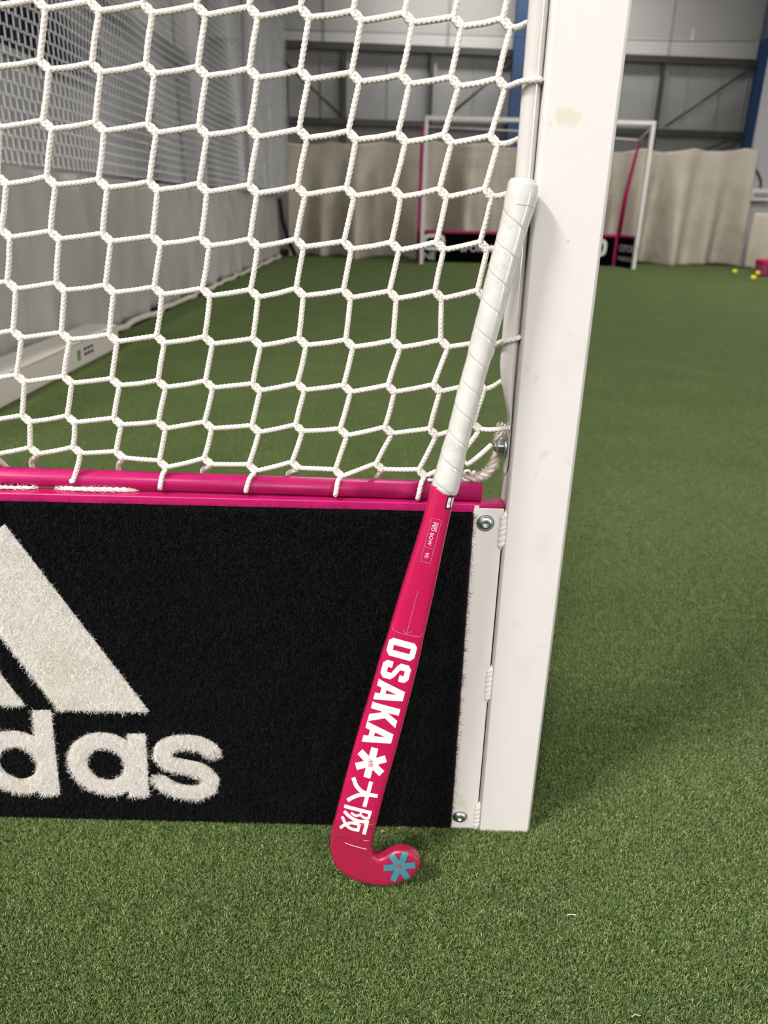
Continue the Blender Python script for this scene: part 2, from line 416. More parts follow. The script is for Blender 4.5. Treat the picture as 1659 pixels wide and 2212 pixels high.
def grid_net(name, O, U, Vv, nu, nv, r, m, label):
    O, U, Vv = map(lambda q: np.array(q, float), (O, U, Vv))
    A = [O + U * i / nu for i in range(nu + 1)] + [O + Vv * j / nv for j in range(nv + 1)]
    B = [O + U * i / nu + Vv for i in range(nu + 1)] + [O + Vv * j / nv + U for j in range(nv + 1)]
    V, F = prism_segments(np.array(A), np.array(B), r)
    return tag(mesh(name, V, F, m), label, 'netting')
grid_net('far_safety_net', (-1.7, 13.12, 1.5), (7.2, 0, 0), (0, 0, 1.7), 144, 34, 0.0013, M_NETD, 'fine netting hanging above the far beige curtain')
grid_net('overhead_safety_net', (-1.7, 6.5, 3.2), (7.2, 0, 0), (0, 6.6, 0), 150, 120, 0.0016, M_NETD, 'fine overhead safety netting under the roof')
A = []; B = []
rgn = np.random.default_rng(12)
for k in range(2200):
    y = rgn.uniform(9.6, 12.45); x = -1.68 + rgn.normal(0, 0.05); dz_ = rgn.uniform(-.03, .03, 8)
    zz = np.linspace(0.95, 3.15, 8); P = np.stack([x + rgn.normal(0, .006, 8), y + dz_ * 0.5, zz], 1); A.append(P[:-1]); B.append(P[1:])
V, F = prism_segments(np.vstack(A), np.vstack(B), 0.002)
mesh('gathered_net', V, F, M_NETF, ssn)['label'] = 'bunched netting in the far corner'
tag(box('paper_tag', (4.42, 13.09, 3.17), (4.455, 13.105, 3.33), M_DECALW, None, 0.002), 'small white paper tag caught on the far netting near the top', 'tag')
tag(tube('net_cable', resample([(-1.7, 13.14, 3.19), (1.0, 13.14, 3.18), (4.0, 13.14, 3.17), (5.4, 13.14, 3.19)], 0.1), 0.006, M_RAIL, None, 6), 'dark cable carrying the top edge of the far netting', 'cable')

# ------------------------------------------------------------------ crash mat at left
def mat_block():
    bm = bmesh.new(); bmesh.ops.create_cube(bm, size=1)
    lo, hi = (-1.68, 1.4, 0.0), (-1.515, 4.30, 0.128)
    for v in bm.verts: v.co = Vector([lo[i] + (v.co[i] + 0.5) * (hi[i] - lo[i]) for i in range(3)])
    bmesh.ops.bevel(bm, geom=list(bm.edges), offset=0.012, segments=3, affect='EDGES')
    return bm
cm = thing('crash_mat', 'long white vinyl padded mat lying against the left curtain', 'mat')
box('mat_body', (-1.69, 1.2, ZB), (-1.515, 4.27, 0.128), M_MAT, cm, 0.014, 3)
tube('seam_piping', [(-1.515, 1.25, 0.116), (-1.513, 2.7, 0.117), (-1.515, 4.24, 0.116)], 0.004, M_MAT, cm, 8)
lg = mesh('printed_logo', [(-1.5135, 3.66, 0.035), (-1.5135, 3.70, 0.035), (-1.5135, 3.71, 0.085), (-1.5135, 3.67, 0.085)], [(0, 1, 2, 3)], mat('green_print', (110, 150, 70), 0.5), cm)
lg['label'] = 'small green mark'
for k, z in enumerate((0.07, 0.045)):
    for q in range(3):
        mesh('printed_word', [(-1.5135, 3.75 + q * .045, z), (-1.5135, 3.785 + q * .045, z), (-1.5135, 3.785 + q * .045, z + .014), (-1.5135, 3.75 + q * .045, z + .014)], [(0, 1, 2, 3)], mat('navy_print', (50, 52, 80), 0.5) if 'navy_print' not in MATS else MATS['navy_print'], cm)

# ------------------------------------------------------------------ text meshes
def text_polys(body, size=1.0):
    cu = bpy.data.curves.new('lettering', 'FONT'); cu.body = body; cu.size = size; cu.resolution_u = 2
    ob = bpy.data.objects.new('lettering', cu)
    me = ob.to_mesh()
    V = np.array([v.co[:] for v in me.vertices]); F = [tuple(p.vertices) for p in me.polygons]
    ob.to_mesh_clear(); bpy.data.objects.remove(ob); bpy.data.curves.remove(cu)
    return V, F

# ------------------------------------------------------------------ far goal
g = thing('far_hockey_goal', 'white-framed hockey goal with black boards at the far end', 'goal')
GY, GB = 11.55, 12.15
gx0, gx1, gz = 0.43, 3.60, 1.88
box('post', (gx0, GY, ZB), (gx0 + 0.055, GY + 0.06, gz), M_WHITEST, g, 0.006)
box('post', (gx1 - 0.055, GY, ZB), (gx1, GY + 0.06, gz), M_WHITEST, g, 0.006)
box('crossbar', (gx0, GY, gz), (gx1, GY + 0.06, gz + 0.055), M_WHITEST, g, 0.006)
bx0, bx1 = gx0 + 0.02, gx1 - 0.14
box('back_board', (bx0, GB, ZB), (bx1, GB + 0.02, 0.42), M_BLACKB, g)
box('board_rail', (bx0, GB - 0.01, 0.42), (bx1, GB + 0.03, 0.455), M_PINK, g)
def side_board(xf, xb, nm):
    a, b = np.array((xf, GY + 0.06)), np.array((xb, GB))
    n = np.array([1.0, 0]) * 0.02
    def quad(z0, z1, e, m, name):
        V = [(a[0] - e, a[1], z0), (b[0] - e, b[1], z0), (b[0] - e, b[1], z1), (a[0] - e, a[1], z1), (a[0] + e, a[1], z0), (b[0] + e, b[1], z0), (b[0] + e, b[1], z1), (a[0] + e, a[1], z1)]
        return mesh(name, V, [(0, 1, 2, 3), (7, 6, 5, 4), (0, 4, 5, 1), (1, 5, 6, 2), (2, 6, 7, 3), (3, 7, 4, 0)], m, g)
    quad(ZB, 0.42, 0.01, M_BLACKB, 'side_board'); quad(0.42, 0.45, 0.016, M_PINK, 'side_rail')
side_board(gx0 + 0.03, bx0, 'l'); side_board(gx1 - 0.03, bx1, 'r')
box('rear_upright', (bx1 - 0.05, GB - 0.02, ZB), (bx1 + 0.05, GB + 0.05, 0.45), M_PINK, g, 0.004)
tube('net_support', [(bx1, GB, 0.45), (bx1 + 0.02, GB - 0.02, 1.0), (bx1 + 0.10, GB - 0.06, 1.72)], [0.035, 0.035, 0.02], M_PINK, g, 10)
box('rear_upright', (bx0 - 0.05, GB - 0.02, ZB), (bx0 + 0.0, GB + 0.05, gz), M_PINK, g, 0.004)
tube('top_stay', [(gx0 + 0.03, GY + 0.06, gz - 0.02), (bx0, GB, gz - 0.02)], 0.015, M_WHITEST, g, 8)
tube('top_stay', [(gx1 - 0.03, GY + 0.06, gz - 0.02), (bx1 + 0.1, GB - 0.06, 1.74)], 0.015, M_WHITEST, g, 8)
tube('rear_top_bar', [(bx0, GB, gz - 0.03), (1.9, GB, gz - 0.06), (bx1 + 0.08, GB - 0.04, 1.74)], 0.012, M_WHITEST, g, 8)
def far_text(body, x, z, h, P0, ux, m, name='board_lettering'):
    V, F = text_polys(body)
    hmax = V[:, 1].max()
    ux = np.array(ux, float)
    W = np.array(P0, float) + (V[:, :1] * h / hmax + x) * ux + np.stack([0 * V[:, 0], 0 * V[:, 0], V[:, 1] * h / hmax + z], 1)
    return mesh(name, W, F, m, g)
def ring_logo(x, z, w, h, P0, ux, name):
    th = np.linspace(0, 2 * np.pi, 33)[:-1]
    def sq(a, b): return np.stack([a * np.sign(np.cos(th)) * np.abs(np.cos(th)) ** 0.6, b * np.sign(np.sin(th)) * np.abs(np.sin(th)) ** 0.6], 1)
    O_, I_ = sq(w / 2, h / 2), sq(w / 2 - 0.055, h / 2 - 0.055)
    ux = np.array(ux, float); Q = np.vstack([O_, I_])
    W = np.array(P0, float) + (Q[:, :1] + x) * ux + np.stack([0 * Q[:, 0], 0 * Q[:, 0], Q[:, 1] + z], 1)
    n = 32; F = [(i, (i + 1) % n, n + (i + 1) % n, n + i) for i in range(n)]
    mesh(name, W, F, M_DECALW, g)
bp = (bx0, GB - 0.012, 0.0)
ring_logo(0.21, 0.285, 0.34, 0.24, bp, (1, 0, 0), 'board_logo_ring')
far_text('NE', 0.06, 0.035, 0.10, bp, (1, 0, 0), M_DECALW)
far_text('SPORTS WAREHOUSE', 0.62, 0.16, 0.10, bp, (1, 0, 0), M_DECALW)
ring_logo(2.68, 0.26, 0.34, 0.26, bp, (1, 0, 0), 'board_logo_ring')
far_text('NE', 2.56, 0.04, 0.08, bp, (1, 0, 0), M_DECALW)
sv = np.array([gx1 - 0.03 - bx1, GY + 0.06 - GB, 0]); sv /= np.linalg.norm(sv)
sp = (bx1 - 0.012 + sv[0] * .08, GB - 0.004 + sv[1] * .08, 0.0)
far_text('OSPORTS', 0.0, 0.22, 0.10, sp, sv * 0.95, M_DECALW)
far_text('WAREHOUSE', 0.0, 0.09, 0.065, sp, sv * 0.95, M_DECALW)
fg = grid_net('back_net', (bx0, GB + 0.02, 0.45), (bx1 - bx0, 0, 0), (0, 0, gz - 0.55), 26, 12, 0.0012, M_NETD, 'net at the back of the far hockey goal')
del fg['category']; fg.parent = g

# ------------------------------------------------------------------ far right corner things
def ball(px, py, lab):
    c = onZ(px, py, 0.034)
    bm = bmesh.new(); bmesh.ops.create_icosphere(bm, subdivisions=4, radius=0.036)
    rg = np.random.default_rng(int(px))
    D = rg.normal(size=(70, 3)); D /= np.linalg.norm(D, axis=1)[:, None]
    for v in bm.verts:
        n = np.array(v.co) / 0.036
        if (D @ n).max() > 0.985: v.co *= 0.965
        v.co += Vector((c[0], c[1], 0.034))
    tag(bm_obj('hockey_ball', bm, M_BALL, None, True), lab, 'ball', 'yellow balls on the turf')
ball(1587, 587, 'yellow ball nearest the far beige curtain, leftmost of three')
ball(1636.5, 590.5, 'yellow ball beside the red bag, rear right of three')
ball(1627, 600.5, 'yellow ball lying nearest the viewer of three')
rb = thing('kit_bag', 'red and purple patterned bag on turf at the right edge', 'bag')
bc = onZ(1643, 597, 0.0)
box('bag_body', (bc[0], bc[1], ZB), (bc[0] + 0.42, bc[1] + 0.25, 0.21), M_RED, rb, 0.03, 3)
box('bag_flap', (bc[0] - 0.004, bc[1] - 0.004, 0.15), (bc[0] + 0.424, bc[1] + 0.254, 0.215), mat('red_flap', (196, 40, 60), 0.7), rb, 0.02, 2)
tube('bag_strap', [(bc[0] + .1, bc[1] - .01, .03), (bc[0] + .1, bc[1] - .012, .12), (bc[0] + .1, bc[1] - .008, .2)], 0.012, mat('purple_strap', (96, 70, 130), 0.7), rb, 8)
eb = thing('socket_box', 'white electrical box with cable on the right wall', 'electrical box')
box('box_body', (5.66, 12.88, 0.98), (5.99, 12.99, 1.16), M_WHITEST, eb, 0.01)
box('box_cover', (5.70, 12.865, 1.04), (5.94, 12.88, 1.10), M_WALL, eb, 0.004)
tube('cable', resample([(5.82, 12.95, 1.16), (5.81, 12.95, 1.27), (5.72, 12.97, 1.42), (5.60, 12.98, 1.50)], 0.02), 0.016, M_RAIL, eb, 8)
wb = structure(box('wall_end', (5.62, 13.0, ZB), (6.6, 13.08, 5.1), mat('end_panel', (188, 188, 190), 0.7)), 'pale panel at the right far corner')

# ------------------------------------------------------------------ near goal: post, tubes, board
PX0, PX1, PY0, PY1 = 0.1352, 0.2055, 0.7710, 0.8210
gpst = thing('goal_post', 'white square steel goal post standing on turf right of the black board', 'goal post')
bm = bmesh.new(); bmesh.ops.create_cube(bm, size=1)
lo, hi = (PX0, PY0, ZB), (PX1, PY1, 2.14)
for v in bm.verts: v.co = Vector([lo[i] + (v.co[i] + 0.5) * (hi[i] - lo[i]) for i in range(3)])
ve = [e for e in bm.edges if abs(e.verts[0].co.z - e.verts[1].co.z) > 1]
bmesh.ops.bevel(bm, geom=ve, offset=0.0042, segments=4, profile=0.5, affect='EDGES')
po = bm_obj('post_shaft', bm, M_POST, gpst)
for p in po.data.polygons: p.use_smooth = True
po.modifiers.new('normals', 'WEIGHTED_NORMAL')
# welded flange plate
PLX0, PLX1, PLY0, PLY1, PLZ = 0.1000, 0.1338, 0.7745, 0.7785, 0.4595
pl = box('flange_plate', (PLX0, PLY0, ZB), (PLX1, PLY1, PLZ), M_PLATE, gpst, 0.0012, 2)
def bead(z0, z1, name='weld_bead'):
    n = int((z1 - z0) / 0.0006); z = np.linspace(z0, z1, n)
    t = (z - z0) / (z1 - z0)
    env = np.minimum(1, np.minimum(t, 1 - t) * 9) ** 0.5
    rip = 0.10 * np.abs(np.sin(z * 2 * np.pi / 0.0125 + 0.6 * np.sin(z * 300)))
    th = np.linspace(0, 2 * np.pi, 16, endpoint=False)
    V = []
    for k in range(n):
        zz = z[k] + 0.0022 * np.cos(th)                # ripples bow downward
        r = 0.0047 * env[k] * (0.92 + rip[k] * 0.6) * (1 + 0.08 * math.sin(z[k] * 900))
        V.append(np.stack([0.1343 + r * np.cos(th), 0.7742 - 0.6 * r * np.sin(th), zz - 0.0035 * 1.0 + 0 * th], 1))
    V = np.vstack(V); i = np.arange(n - 1)[:, None] * 16; j = np.arange(16)[None, :]
    F = np.stack([i + j, i + (j + 1) % 16, i + 16 + (j + 1) % 16, i + 16 + j], -1).reshape(-1, 4)
    b = mesh(name, V, F, M_PLATE, gpst, True); b['label'] = 'painted ripple weld bead'
for (ya, yb) in ((1100, 1180), (1437, 1512), (1733, 1790)):
    za, zb_ = onY(1085, ya, 0.772)[2], onY(1060, yb, 0.772)[2]
    bead(max(zb_, 0.0), za)
box('seam_gap', (0.1336, 0.7775, ZB), (0.1356, 0.7800, PLZ), M_DARK, gpst)
def bolt_head(px, py, r, socket=True):
    c = onY(px, py, PLY0)
    b = empty('bolt'); b.parent = gpst
    n = 40; prof = [(1.0, 0.0), (1.0, 0.12), (0.97, 0.22), (0.86, 0.40), (0.68, 0.56), (0.47, 0.64), (0.42, 0.64)]
    if socket: prof += [(0.38, 0.60), (0.36, 0.30), (0.0, 0.26)]
    th = np.linspace(0, 2 * np.pi, n, endpoint=False); V = []
    for (a, h) in prof:
        rr = np.full(n, a * r)
        if socket and a in (0.38, 0.36):
            rr = a * r * (math.cos(math.pi / 6) / np.cos((th + 0.2) % (math.pi / 3) - math.pi / 6))
        V.append(np.stack([c[0] + rr * np.cos(th), np.full(n, PLY0 - 0.0009 - h * r * 0.75), c[2] + rr * np.sin(th)], 1))
    V = np.vstack(V); k = len(prof)
    i = np.arange(k - 1)[:, None] * n; j = np.arange(n)[None, :]
    F = np.stack([i + j, i + n + j, i + n + (j + 1) % n, i + (j + 1) % n], -1).reshape(-1, 4)
    h = mesh('bolt_head', V, F, M_STEEL, b, True); h['label'] = 'zinc button-head bolt'
    thw = [(c[0] + 1.12 * r * math.cos(a), c[2] + 1.12 * r * math.sin(a)) for a in th]
    Vw = [(x, PLY0 - 0.001, z) for x, z in thw] + [(x, PLY0 + 0.0005, z) for x, z in thw]
    mesh('washer', Vw, [tuple(range(n))[::-1]] + [(q, (q + 1) % n, n + (q + 1) % n, n + q) for q in range(n)], M_STEEL, b)
bolt_head(1048.5, 1129.5, 0.0088)
bolt_head(993.5, 1763.5, 0.0086)

# white tube beside the post with flattened, bolted end
tb = thing('net_support_tube', 'slim white round tube bolted upright against the inside of the post', 'tube')
zt_ = np.concatenate([[2.1, 1.2, 0.94, 0.80, 0.70, 0.64], np.linspace(0.62, 0.545, 14), [0.53, 0.51, 0.4985]])
th = np.linspace(0, 2 * np.pi, 28, endpoint=False); V = []
for z in zt_:
    f = np.clip((0.622 - z) / 0.075, 0, 1); f = f * f * (3 - 2 * f)
    rx = 0.0090 * (1 - f) + 0.0016 * f; ry = 0.0090 * (1 - f) + 0.0126 * f
    cx = 0.1262 * (1 - f) + (PX0 - 0.0019) * f
    if z < 0.51: ry *= 0.72
    if z < 0.5: ry *= 0.55
    V.append(np.stack([cx + rx * np.cos(th), 0.7855 + 0.004 * f + ry * np.sin(th), np.full(28, z)], 1))
V = np.vstack(V); n = len(zt_); i = np.arange(n - 1)[:, None] * 28; j = np.arange(28)[None, :]
F = [np.stack([i + j, i + (j + 1) % 28, i + 28 + (j + 1) % 28, i + 28 + j], -1).reshape(-1, 4), np.arange(28)[None, :], (np.arange(28)[::-1] + (n - 1) * 28)[None, :]]
mesh('tube_body', V, F, M_TUBEW, tb, True)
def lathe_x(name, cx, cy, cz, prof, m, parent, hexa=None, n=36):
    """profile (x offset, radius) revolved about an axis along X"""
    th = np.linspace(0, 2 * np.pi, n, endpoint=False); V = []
    for (dx, r) in prof:
        rr = np.full(n, r)
        if hexa: rr = np.minimum(r * (math.cos(math.pi / 6) / np.cos((th + hexa) % (math.pi / 3) - math.pi / 6)), r) if r > 0 else rr
        V.append(np.stack([np.full(n, cx + dx), cy + rr * np.cos(th), cz + rr * np.sin(th)], 1))
    V = np.vstack(V); k = len(prof); i = np.arange(k - 1)[:, None] * n; j = np.arange(n)[None, :]
    F = np.stack([i + j, i + (j + 1) % n, i + n + (j + 1) % n, i + n + j], -1).reshape(-1, 4)
    return mesh(name, V, F, m, parent, not hexa)
bz = onY(1078, 965, 0.7895)[2]; bxp = PX0 - 0.0036
lathe_x('washer', bxp, 0.7895, bz, [(0.0, 0.0), (0.0, 0.0108), (-0.0008, 0.0112), (-0.0022, 0.0112), (-0.0026, 0.0105), (-0.0026, 0.0)], M_STEEL, tb)
nu = lathe_x('hex_nut', bxp - 0.0026, 0.7895, bz, [(0.0, 0.0), (0.0, 0.0088), (-0.0008, 0.0093), (-0.0060, 0.0093), (-0.0072, 0.0084), (-0.0072, 0.0060), (-0.0098, 0.0058), (-0.0104, 0.0046)], M_STEEL, tb, hexa=0.35, n=48)
lathe_x('bolt_end', bxp - 0.0110, 0.7895, bz, [(0.002, 0.0043), (-0.0015, 0.0043), (-0.0022, 0.0036), (-0.0022, 0.0)], M_STEEL, tb)

# ------------------------------------------------------------------ the black side board
BX0, BX1 = -1.07, 0.0992
bd = thing('goal_side_board', 'black pile-covered goal board with white stripes and lettering and pink steel frame', 'goal board')
box('board_core', (BX0, 0.7770, ZB), (BX1 + 0.03, 0.7950, 0.440), M_BLACKB, bd)
box('frame_rail', (BX0, 0.7762, 0.4395), (PX0 - 0.0005, 0.7965, 0.4640), M_PINK, bd, 0.0016, 2)
box('frame_end', (BX1 - 0.006, 0.7758, ZB), (BX1 + 0.0004, 0.795, 0.4395), M_PINK, bd, 0.001, 1)
box('carpet_backing', (BX0, 0.7738, ZB), (BX1 - 0.0005, 0.7775, 0.4545), M_BLACKB, bd, 0.001, 1)
tubeL, tubeR = np.array((-1.05, 0.8125, 0.4762)), np.array((0.1085, 0.7880, 0.4748))
tube('top_tube', [tubeL, tubeL * 0.6 + tubeR * 0.4, tubeR], 0.0106, M_PINK, bd, 28)
box('rail_stop', (0.1005, 0.7745, 0.4596), (0.1055, 0.777, 0.4625), M_PLATE, bd)

# logo shapes, in board coordinates (x, z)
def bpt(px, py): q = onY(px, py, 0.772); return np.array((q[0], q[2]))
def crop_b(x, y): return bpt(x / 3.1596, 1100 + y / 3.1596)
dirb = np.array((0.613, 0.790))
def bar(right_top, right_bot, wpx, bot_y):
    """slanted stripe from pixel corners"""
    rt, rb_ = np.array(right_top, float), np.array(right_bot, float)
    lb = rb_ - np.array((wpx, 0.03 * wpx + 0.0)); lb[1] = bot_y
    u = (rb_ - rt) / np.linalg.norm(rb_ - rt); nrm = np.array((-u[1], u[0]))
    d = np.dot(lb - rt, nrm); lt = rt + nrm * d
    return [bpt(*q) for q in (rt, rb_, lb, lt)]
bars = [bar((9, 1133), (322, 1538), 196, 1533), bar((-131, 1288), (53, 1524), 196, 1519), bar((-278, 1430), (-214, 1513), 196, 1509)]
def ellipse_ring(cx, cy, rx, ry, ix, iy):
    c = crop_b(cx, cy); sc = 1 / 3.1596 / (np.linalg.norm(bpt(300, 1650) - bpt(200, 1650)) ** -1 * 100)
    k = np.linalg.norm(bpt(200, 1600) - bpt(201, 1600)) / 3.1596
    kz = abs((bpt(200, 1600) - bpt(200, 1601))[1]) / 3.1596
    return c, rx * k, ry * kz, ix * k, iy * kz
def stroke_pts(pts): return np.array([crop_b(*q) for q in pts])
LETTERS = []       # each: dict(ring=..., polys=[...], strokes=[(pts, width)])
def letter_a(x0): return dict(ring=ellipse_ring(x0 + 722, 1742, 258, 216, 128, 112), polys=[[crop_b(x0 + a, b) for a, b in ((868, 1535), (990, 1535), (1016, 1955), (884, 1960))]], strokes=[])
def letter_d(x0): return dict(ring=ellipse_ring(x0 + 124, 1732, 262, 218, 130, 114), polys=[[crop_b(x0 + a, b) for a, b in ((222, 1375), (345, 1375), (408, 1948), (276, 1950))]], strokes=[])
LETTERS.append(letter_a(0)); LETTERS.append(letter_d(0))
k1 = np.linalg.norm(bpt(200, 1600) - bpt(201, 1600)) / 3.1596
LETTERS.append(dict(ring=None, polys=[], strokes=[(stroke_pts([(1452, 1655), (1390, 1615), (1300, 1592), (1200, 1595), (1120, 1630), (1105, 1690), (1150, 1735), (1260, 1758), (1370, 1785), (1435, 1845), (1420, 1905), (1350, 1935), (1260, 1932), (1170, 1905), (1090, 1855)]), 118 * k1)]))
LETTERS.append(dict(ring=None, polys=[[crop_b(-330 + a, b) for a, b in ((0, 1520), (125, 1520), (140, 1935), (10, 1935))], [crop_b(-335 + a, b) for a, b in ((0, 1365), (125, 1365), (128, 1465), (0, 1465))]], strokes=[]))
LETTERS.append(letter_d(-815)); LETTERS.append(letter_a(-1385 - 20))

def inside_poly(P, poly):
    x, y = P[:, 0], P[:, 1]; ins = np.zeros(len(P), bool); n = len(poly)
    for i in range(n):
        (x1, y1), (x2, y2) = poly[i], poly[(i + 1) % n]
        c = ((y1 > y) != (y2 > y)) & (x < (x2 - x1) * (y - y1) / (y2 - y1 + 1e-15) + x1)
        ins ^= c
    return ins
def near_line(P, pts, w):
    d = np.full(len(P), 1e9)
    for a, b in zip(pts[:-1], pts[1:]):
        ab = b - a; t = np.clip(((P - a) @ ab) / (ab @ ab), 0, 1)
        d = np.minimum(d, np.linalg.norm(P - (a + t[:, None] * ab), axis=1))
    return d < w / 2
def in_logo(P):
    r = np.zeros(len(P), bool)
    for b in bars: r |= inside_poly(P, b)
    for l in LETTERS:
        if l['ring'] is not None:
            c, rx, ry, ix, iy = l['ring']; q = P - c
            r |= ((q[:, 0] / rx) ** 2 + (q[:, 1] / ry) ** 2 < 1) & ((q[:, 0] / ix) ** 2 + (q[:, 1] / iy) ** 2 > 1)
        for p in l['polys']: r |= inside_poly(P, p)
        for pts, w_ in l['strokes']: r |= near_line(P, pts, w_)
    return r
# flat white backing under the white pile, one part per stripe and letter
LY = 0.7734
def flat_poly(name, poly, parent=bd):
    n = len(poly)
    V = [(x, LY - 0.001, z) for x, z in poly] + [(x, LY + 0.001, z) for x, z in poly]
    return mesh(name, V, [tuple(range(n)), tuple(range(2 * n - 1, n - 1, -1))] + [(i, n + i, n + (i + 1) % n, (i + 1) % n) for i in range(n)], M_WHITEP, parent)
def ribbon(pts, w):
    pts = np.asarray(pts); T = np.gradient(pts, axis=0); T /= np.linalg.norm(T, axis=1)[:, None]
    Nn = np.stack([-T[:, 1], T[:, 0]], 1)
    return pts + Nn * w / 2, pts - Nn * w / 2
for b in bars: flat_poly('logo_stripe', b)['label'] = 'slanted white pile stripe'
for l in LETTERS:
    V, F = [], []
    if l['ring'] is not None:
        c, rx, ry, ix, iy = l['ring']; a = np.linspace(0, 2 * np.pi, 48, endpoint=False)
        b0 = len(V); V += [(c[0] + rx * math.cos(t), LY, c[1] + ry * math.sin(t)) for t in a] + [(c[0] + ix * math.cos(t), LY, c[1] + iy * math.sin(t)) for t in a]
        F += [(b0 + i, b0 + (i + 1) % 48, b0 + 48 + (i + 1) % 48, b0 + 48 + i) for i in range(48)]
    for p_ in l['polys']:
        b0 = len(V); V += [(x, LY - 0.0002, z) for x, z in p_]; F.append(tuple(range(b0, b0 + len(p_))))
    for pts, w_ in l['strokes']:
        q = resample(np.column_stack([pts, np.zeros(len(pts))]), 0.003)[:, :2]
        A_, B_ = ribbon(q, w_); b0 = len(V); k = len(q)
        V += [(x, LY, z) for x, z in A_] + [(x, LY, z) for x, z in B_]
        F += [(b0 + i, b0 + i + 1, b0 + k + i + 1, b0 + k + i) for i in range(k - 1)]
    mesh('logo_letter', V, F, M_WHITEP, bd)['label'] = 'white pile letter'

def fibres(P, Y0, lmin, lmax, w, seg, curl, rg, out=1.0):
    """curly ribbons rooted at board points P (n,2), growing toward the viewer (-Y)"""
    n = len(P)
    pts = [np.stack([P[:, 0], np.full(n, Y0), P[:, 1]], 1)]
    d = np.stack([rg.normal(0, 0.55, n), np.full(n, -out), rg.normal(0, 0.55, n)], 1)
    L = rg.uniform(lmin, lmax, n)[:, None] / seg
    for k in range(seg):
        d = d + rg.normal(0, curl, (n, 3)); d[:, 1] = -np.abs(d[:, 1]) if k == 0 else d[:, 1]
        d /= np.linalg.norm(d, axis=1)[:, None]
        q = pts[-1] + d * L; q[:, 1] = np.minimum(q[:, 1], Y0 - 0.0006); pts.append(q)
    side = rg.normal(0, 1, (n, 3)); side[:, 1] *= 0.3
    side /= np.linalg.norm(side, axis=1)[:, None]
    Vs = []
    for k in range(seg + 1):
        ww = w * (1.0 if k < seg else 0.35)
        Vs += [pts[k] - side * ww / 2, pts[k] + side * ww / 2]
    V = np.stack(Vs, 1).reshape(-1, 3); m2 = 2 * (seg + 1)
    b = np.arange(n)[:, None] * m2
    F = np.concatenate([np.concatenate([b + 2 * k, b + 2 * k + 1, b + 2 * k + 3, b + 2 * k + 2], 1) for k in range(seg)], 0)
    return V, F
rg = np.random.default_rng(21)
def scatter(x0, x1, z0, z1, dens): n = int((x1 - x0) * (z1 - z0) * dens); return np.stack([rg.uniform(x0, x1, n), rg.uniform(z0, z1, n)], 1)
P = np.vstack([scatter(-0.56, BX1 - 0.001, 0.0, 0.4545, 1.35e6), scatter(BX0, -0.56, 0.0, 0.4545, 0.25e6)])
lg = in_logo(P)
Pw = P[lg]; Pb = P[~lg]
Pb = Pb[rg.uniform(0, 1, len(Pb)) < 0.52]
V, F = fibres(Pw, 0.7724, 0.005, 0.011, 0.00024, 4, 1.15, rg)
tag(mesh('white_pile', V, F, M_WHITEP, bd), kind='stuff')
V, F = fibres(Pb, 0.7738, 0.003, 0.0080, 0.00034, 2, 0.8, rg)
tag(mesh('black_pile', V, F, M_BLACK, bd), kind='stuff')
# loose fibres that stray over the rail and the white plate
n = 1500; Pe = np.stack([rg.uniform(-0.55, BX1, n), np.full(n, 0.4535)], 1); Pe2 = np.stack([np.full(1400, BX1 - 0.002), rg.uniform(0.01, 0.45, 1400)], 1)
V, F = fibres(np.vstack([Pe, Pe2]), 0.7735, 0.008, 0.015, 0.0003, 5, 1.0, rg, out=0.25)
tag(mesh('stray_fibres', V, F, M_BLACK, bd), kind='stuff')

# ------------------------------------------------------------------ near goal net
NY = 0.7885
ROWS = [
 [(90, 11), (206, 16), (321, 21), (436, 25), (549, 28), (660, 30), (773, 37), (884, 41), (990, 49), (1095, 53)],
 [(98, 143), (210, 149), (326, 152), (438, 157), (549, 161), (659, 164), (769, 169), (877, 174), (983, 179), (1084, 182)],
 [(104, 272), (217, 276), (330, 280), (440, 285), (549, 289), (656, 291), (762, 295), (869, 300), (968, 302), (1068, 305)],
 [(6, 391), (112, 393), (224, 399), (333, 404), (440, 408), (548, 411), (652, 414), (758, 417), (859, 419), (958, 419), (1056, 419)],
 [(14, 506), (120, 510), (232, 515), (340, 521), (445, 525), (550, 527), (649, 527), (752, 532), (855, 534), (952, 533), (1046, 533)],
 [(27, 618), (132, 621), (238, 626), (343, 630), (447, 633), (551, 636), (649, 633), (751, 637), (850, 639), (948, 639), (1040, 637)],
 [(39, 724), (143, 728), (246, 732), (348, 735), (452, 737), (556, 741), (655, 740), (756, 744), (858, 745), (961, 744), (1061, 743)],
 [(46, 819), (148, 822), (251, 827), (351, 831), (453, 832), (555, 838), (651, 837), (751, 841), (846, 841), (944, 840), (1040, 836)],
 [(58, 906), (155, 907), (255, 912), (351, 920), (451, 920), (553, 928), (647, 926), (743, 935), (840, 931), (936, 935), (1030, 923)],
 [(75, 975), (168, 974), (260, 984), (353, 1004), (450, 998), (546, 1012), (639, 1006), (732, 1023), (820, 1009), (912, 1023), (1000, 1000)],
]
def nd(px, py, Y=NY): return onY(px, py, Y)
G = [[nd(*q) for q in r] for r in ROWS]
for r in G[:3]: r.insert(0, r[0] * 2 - r[1])          # align columns: 11 per row
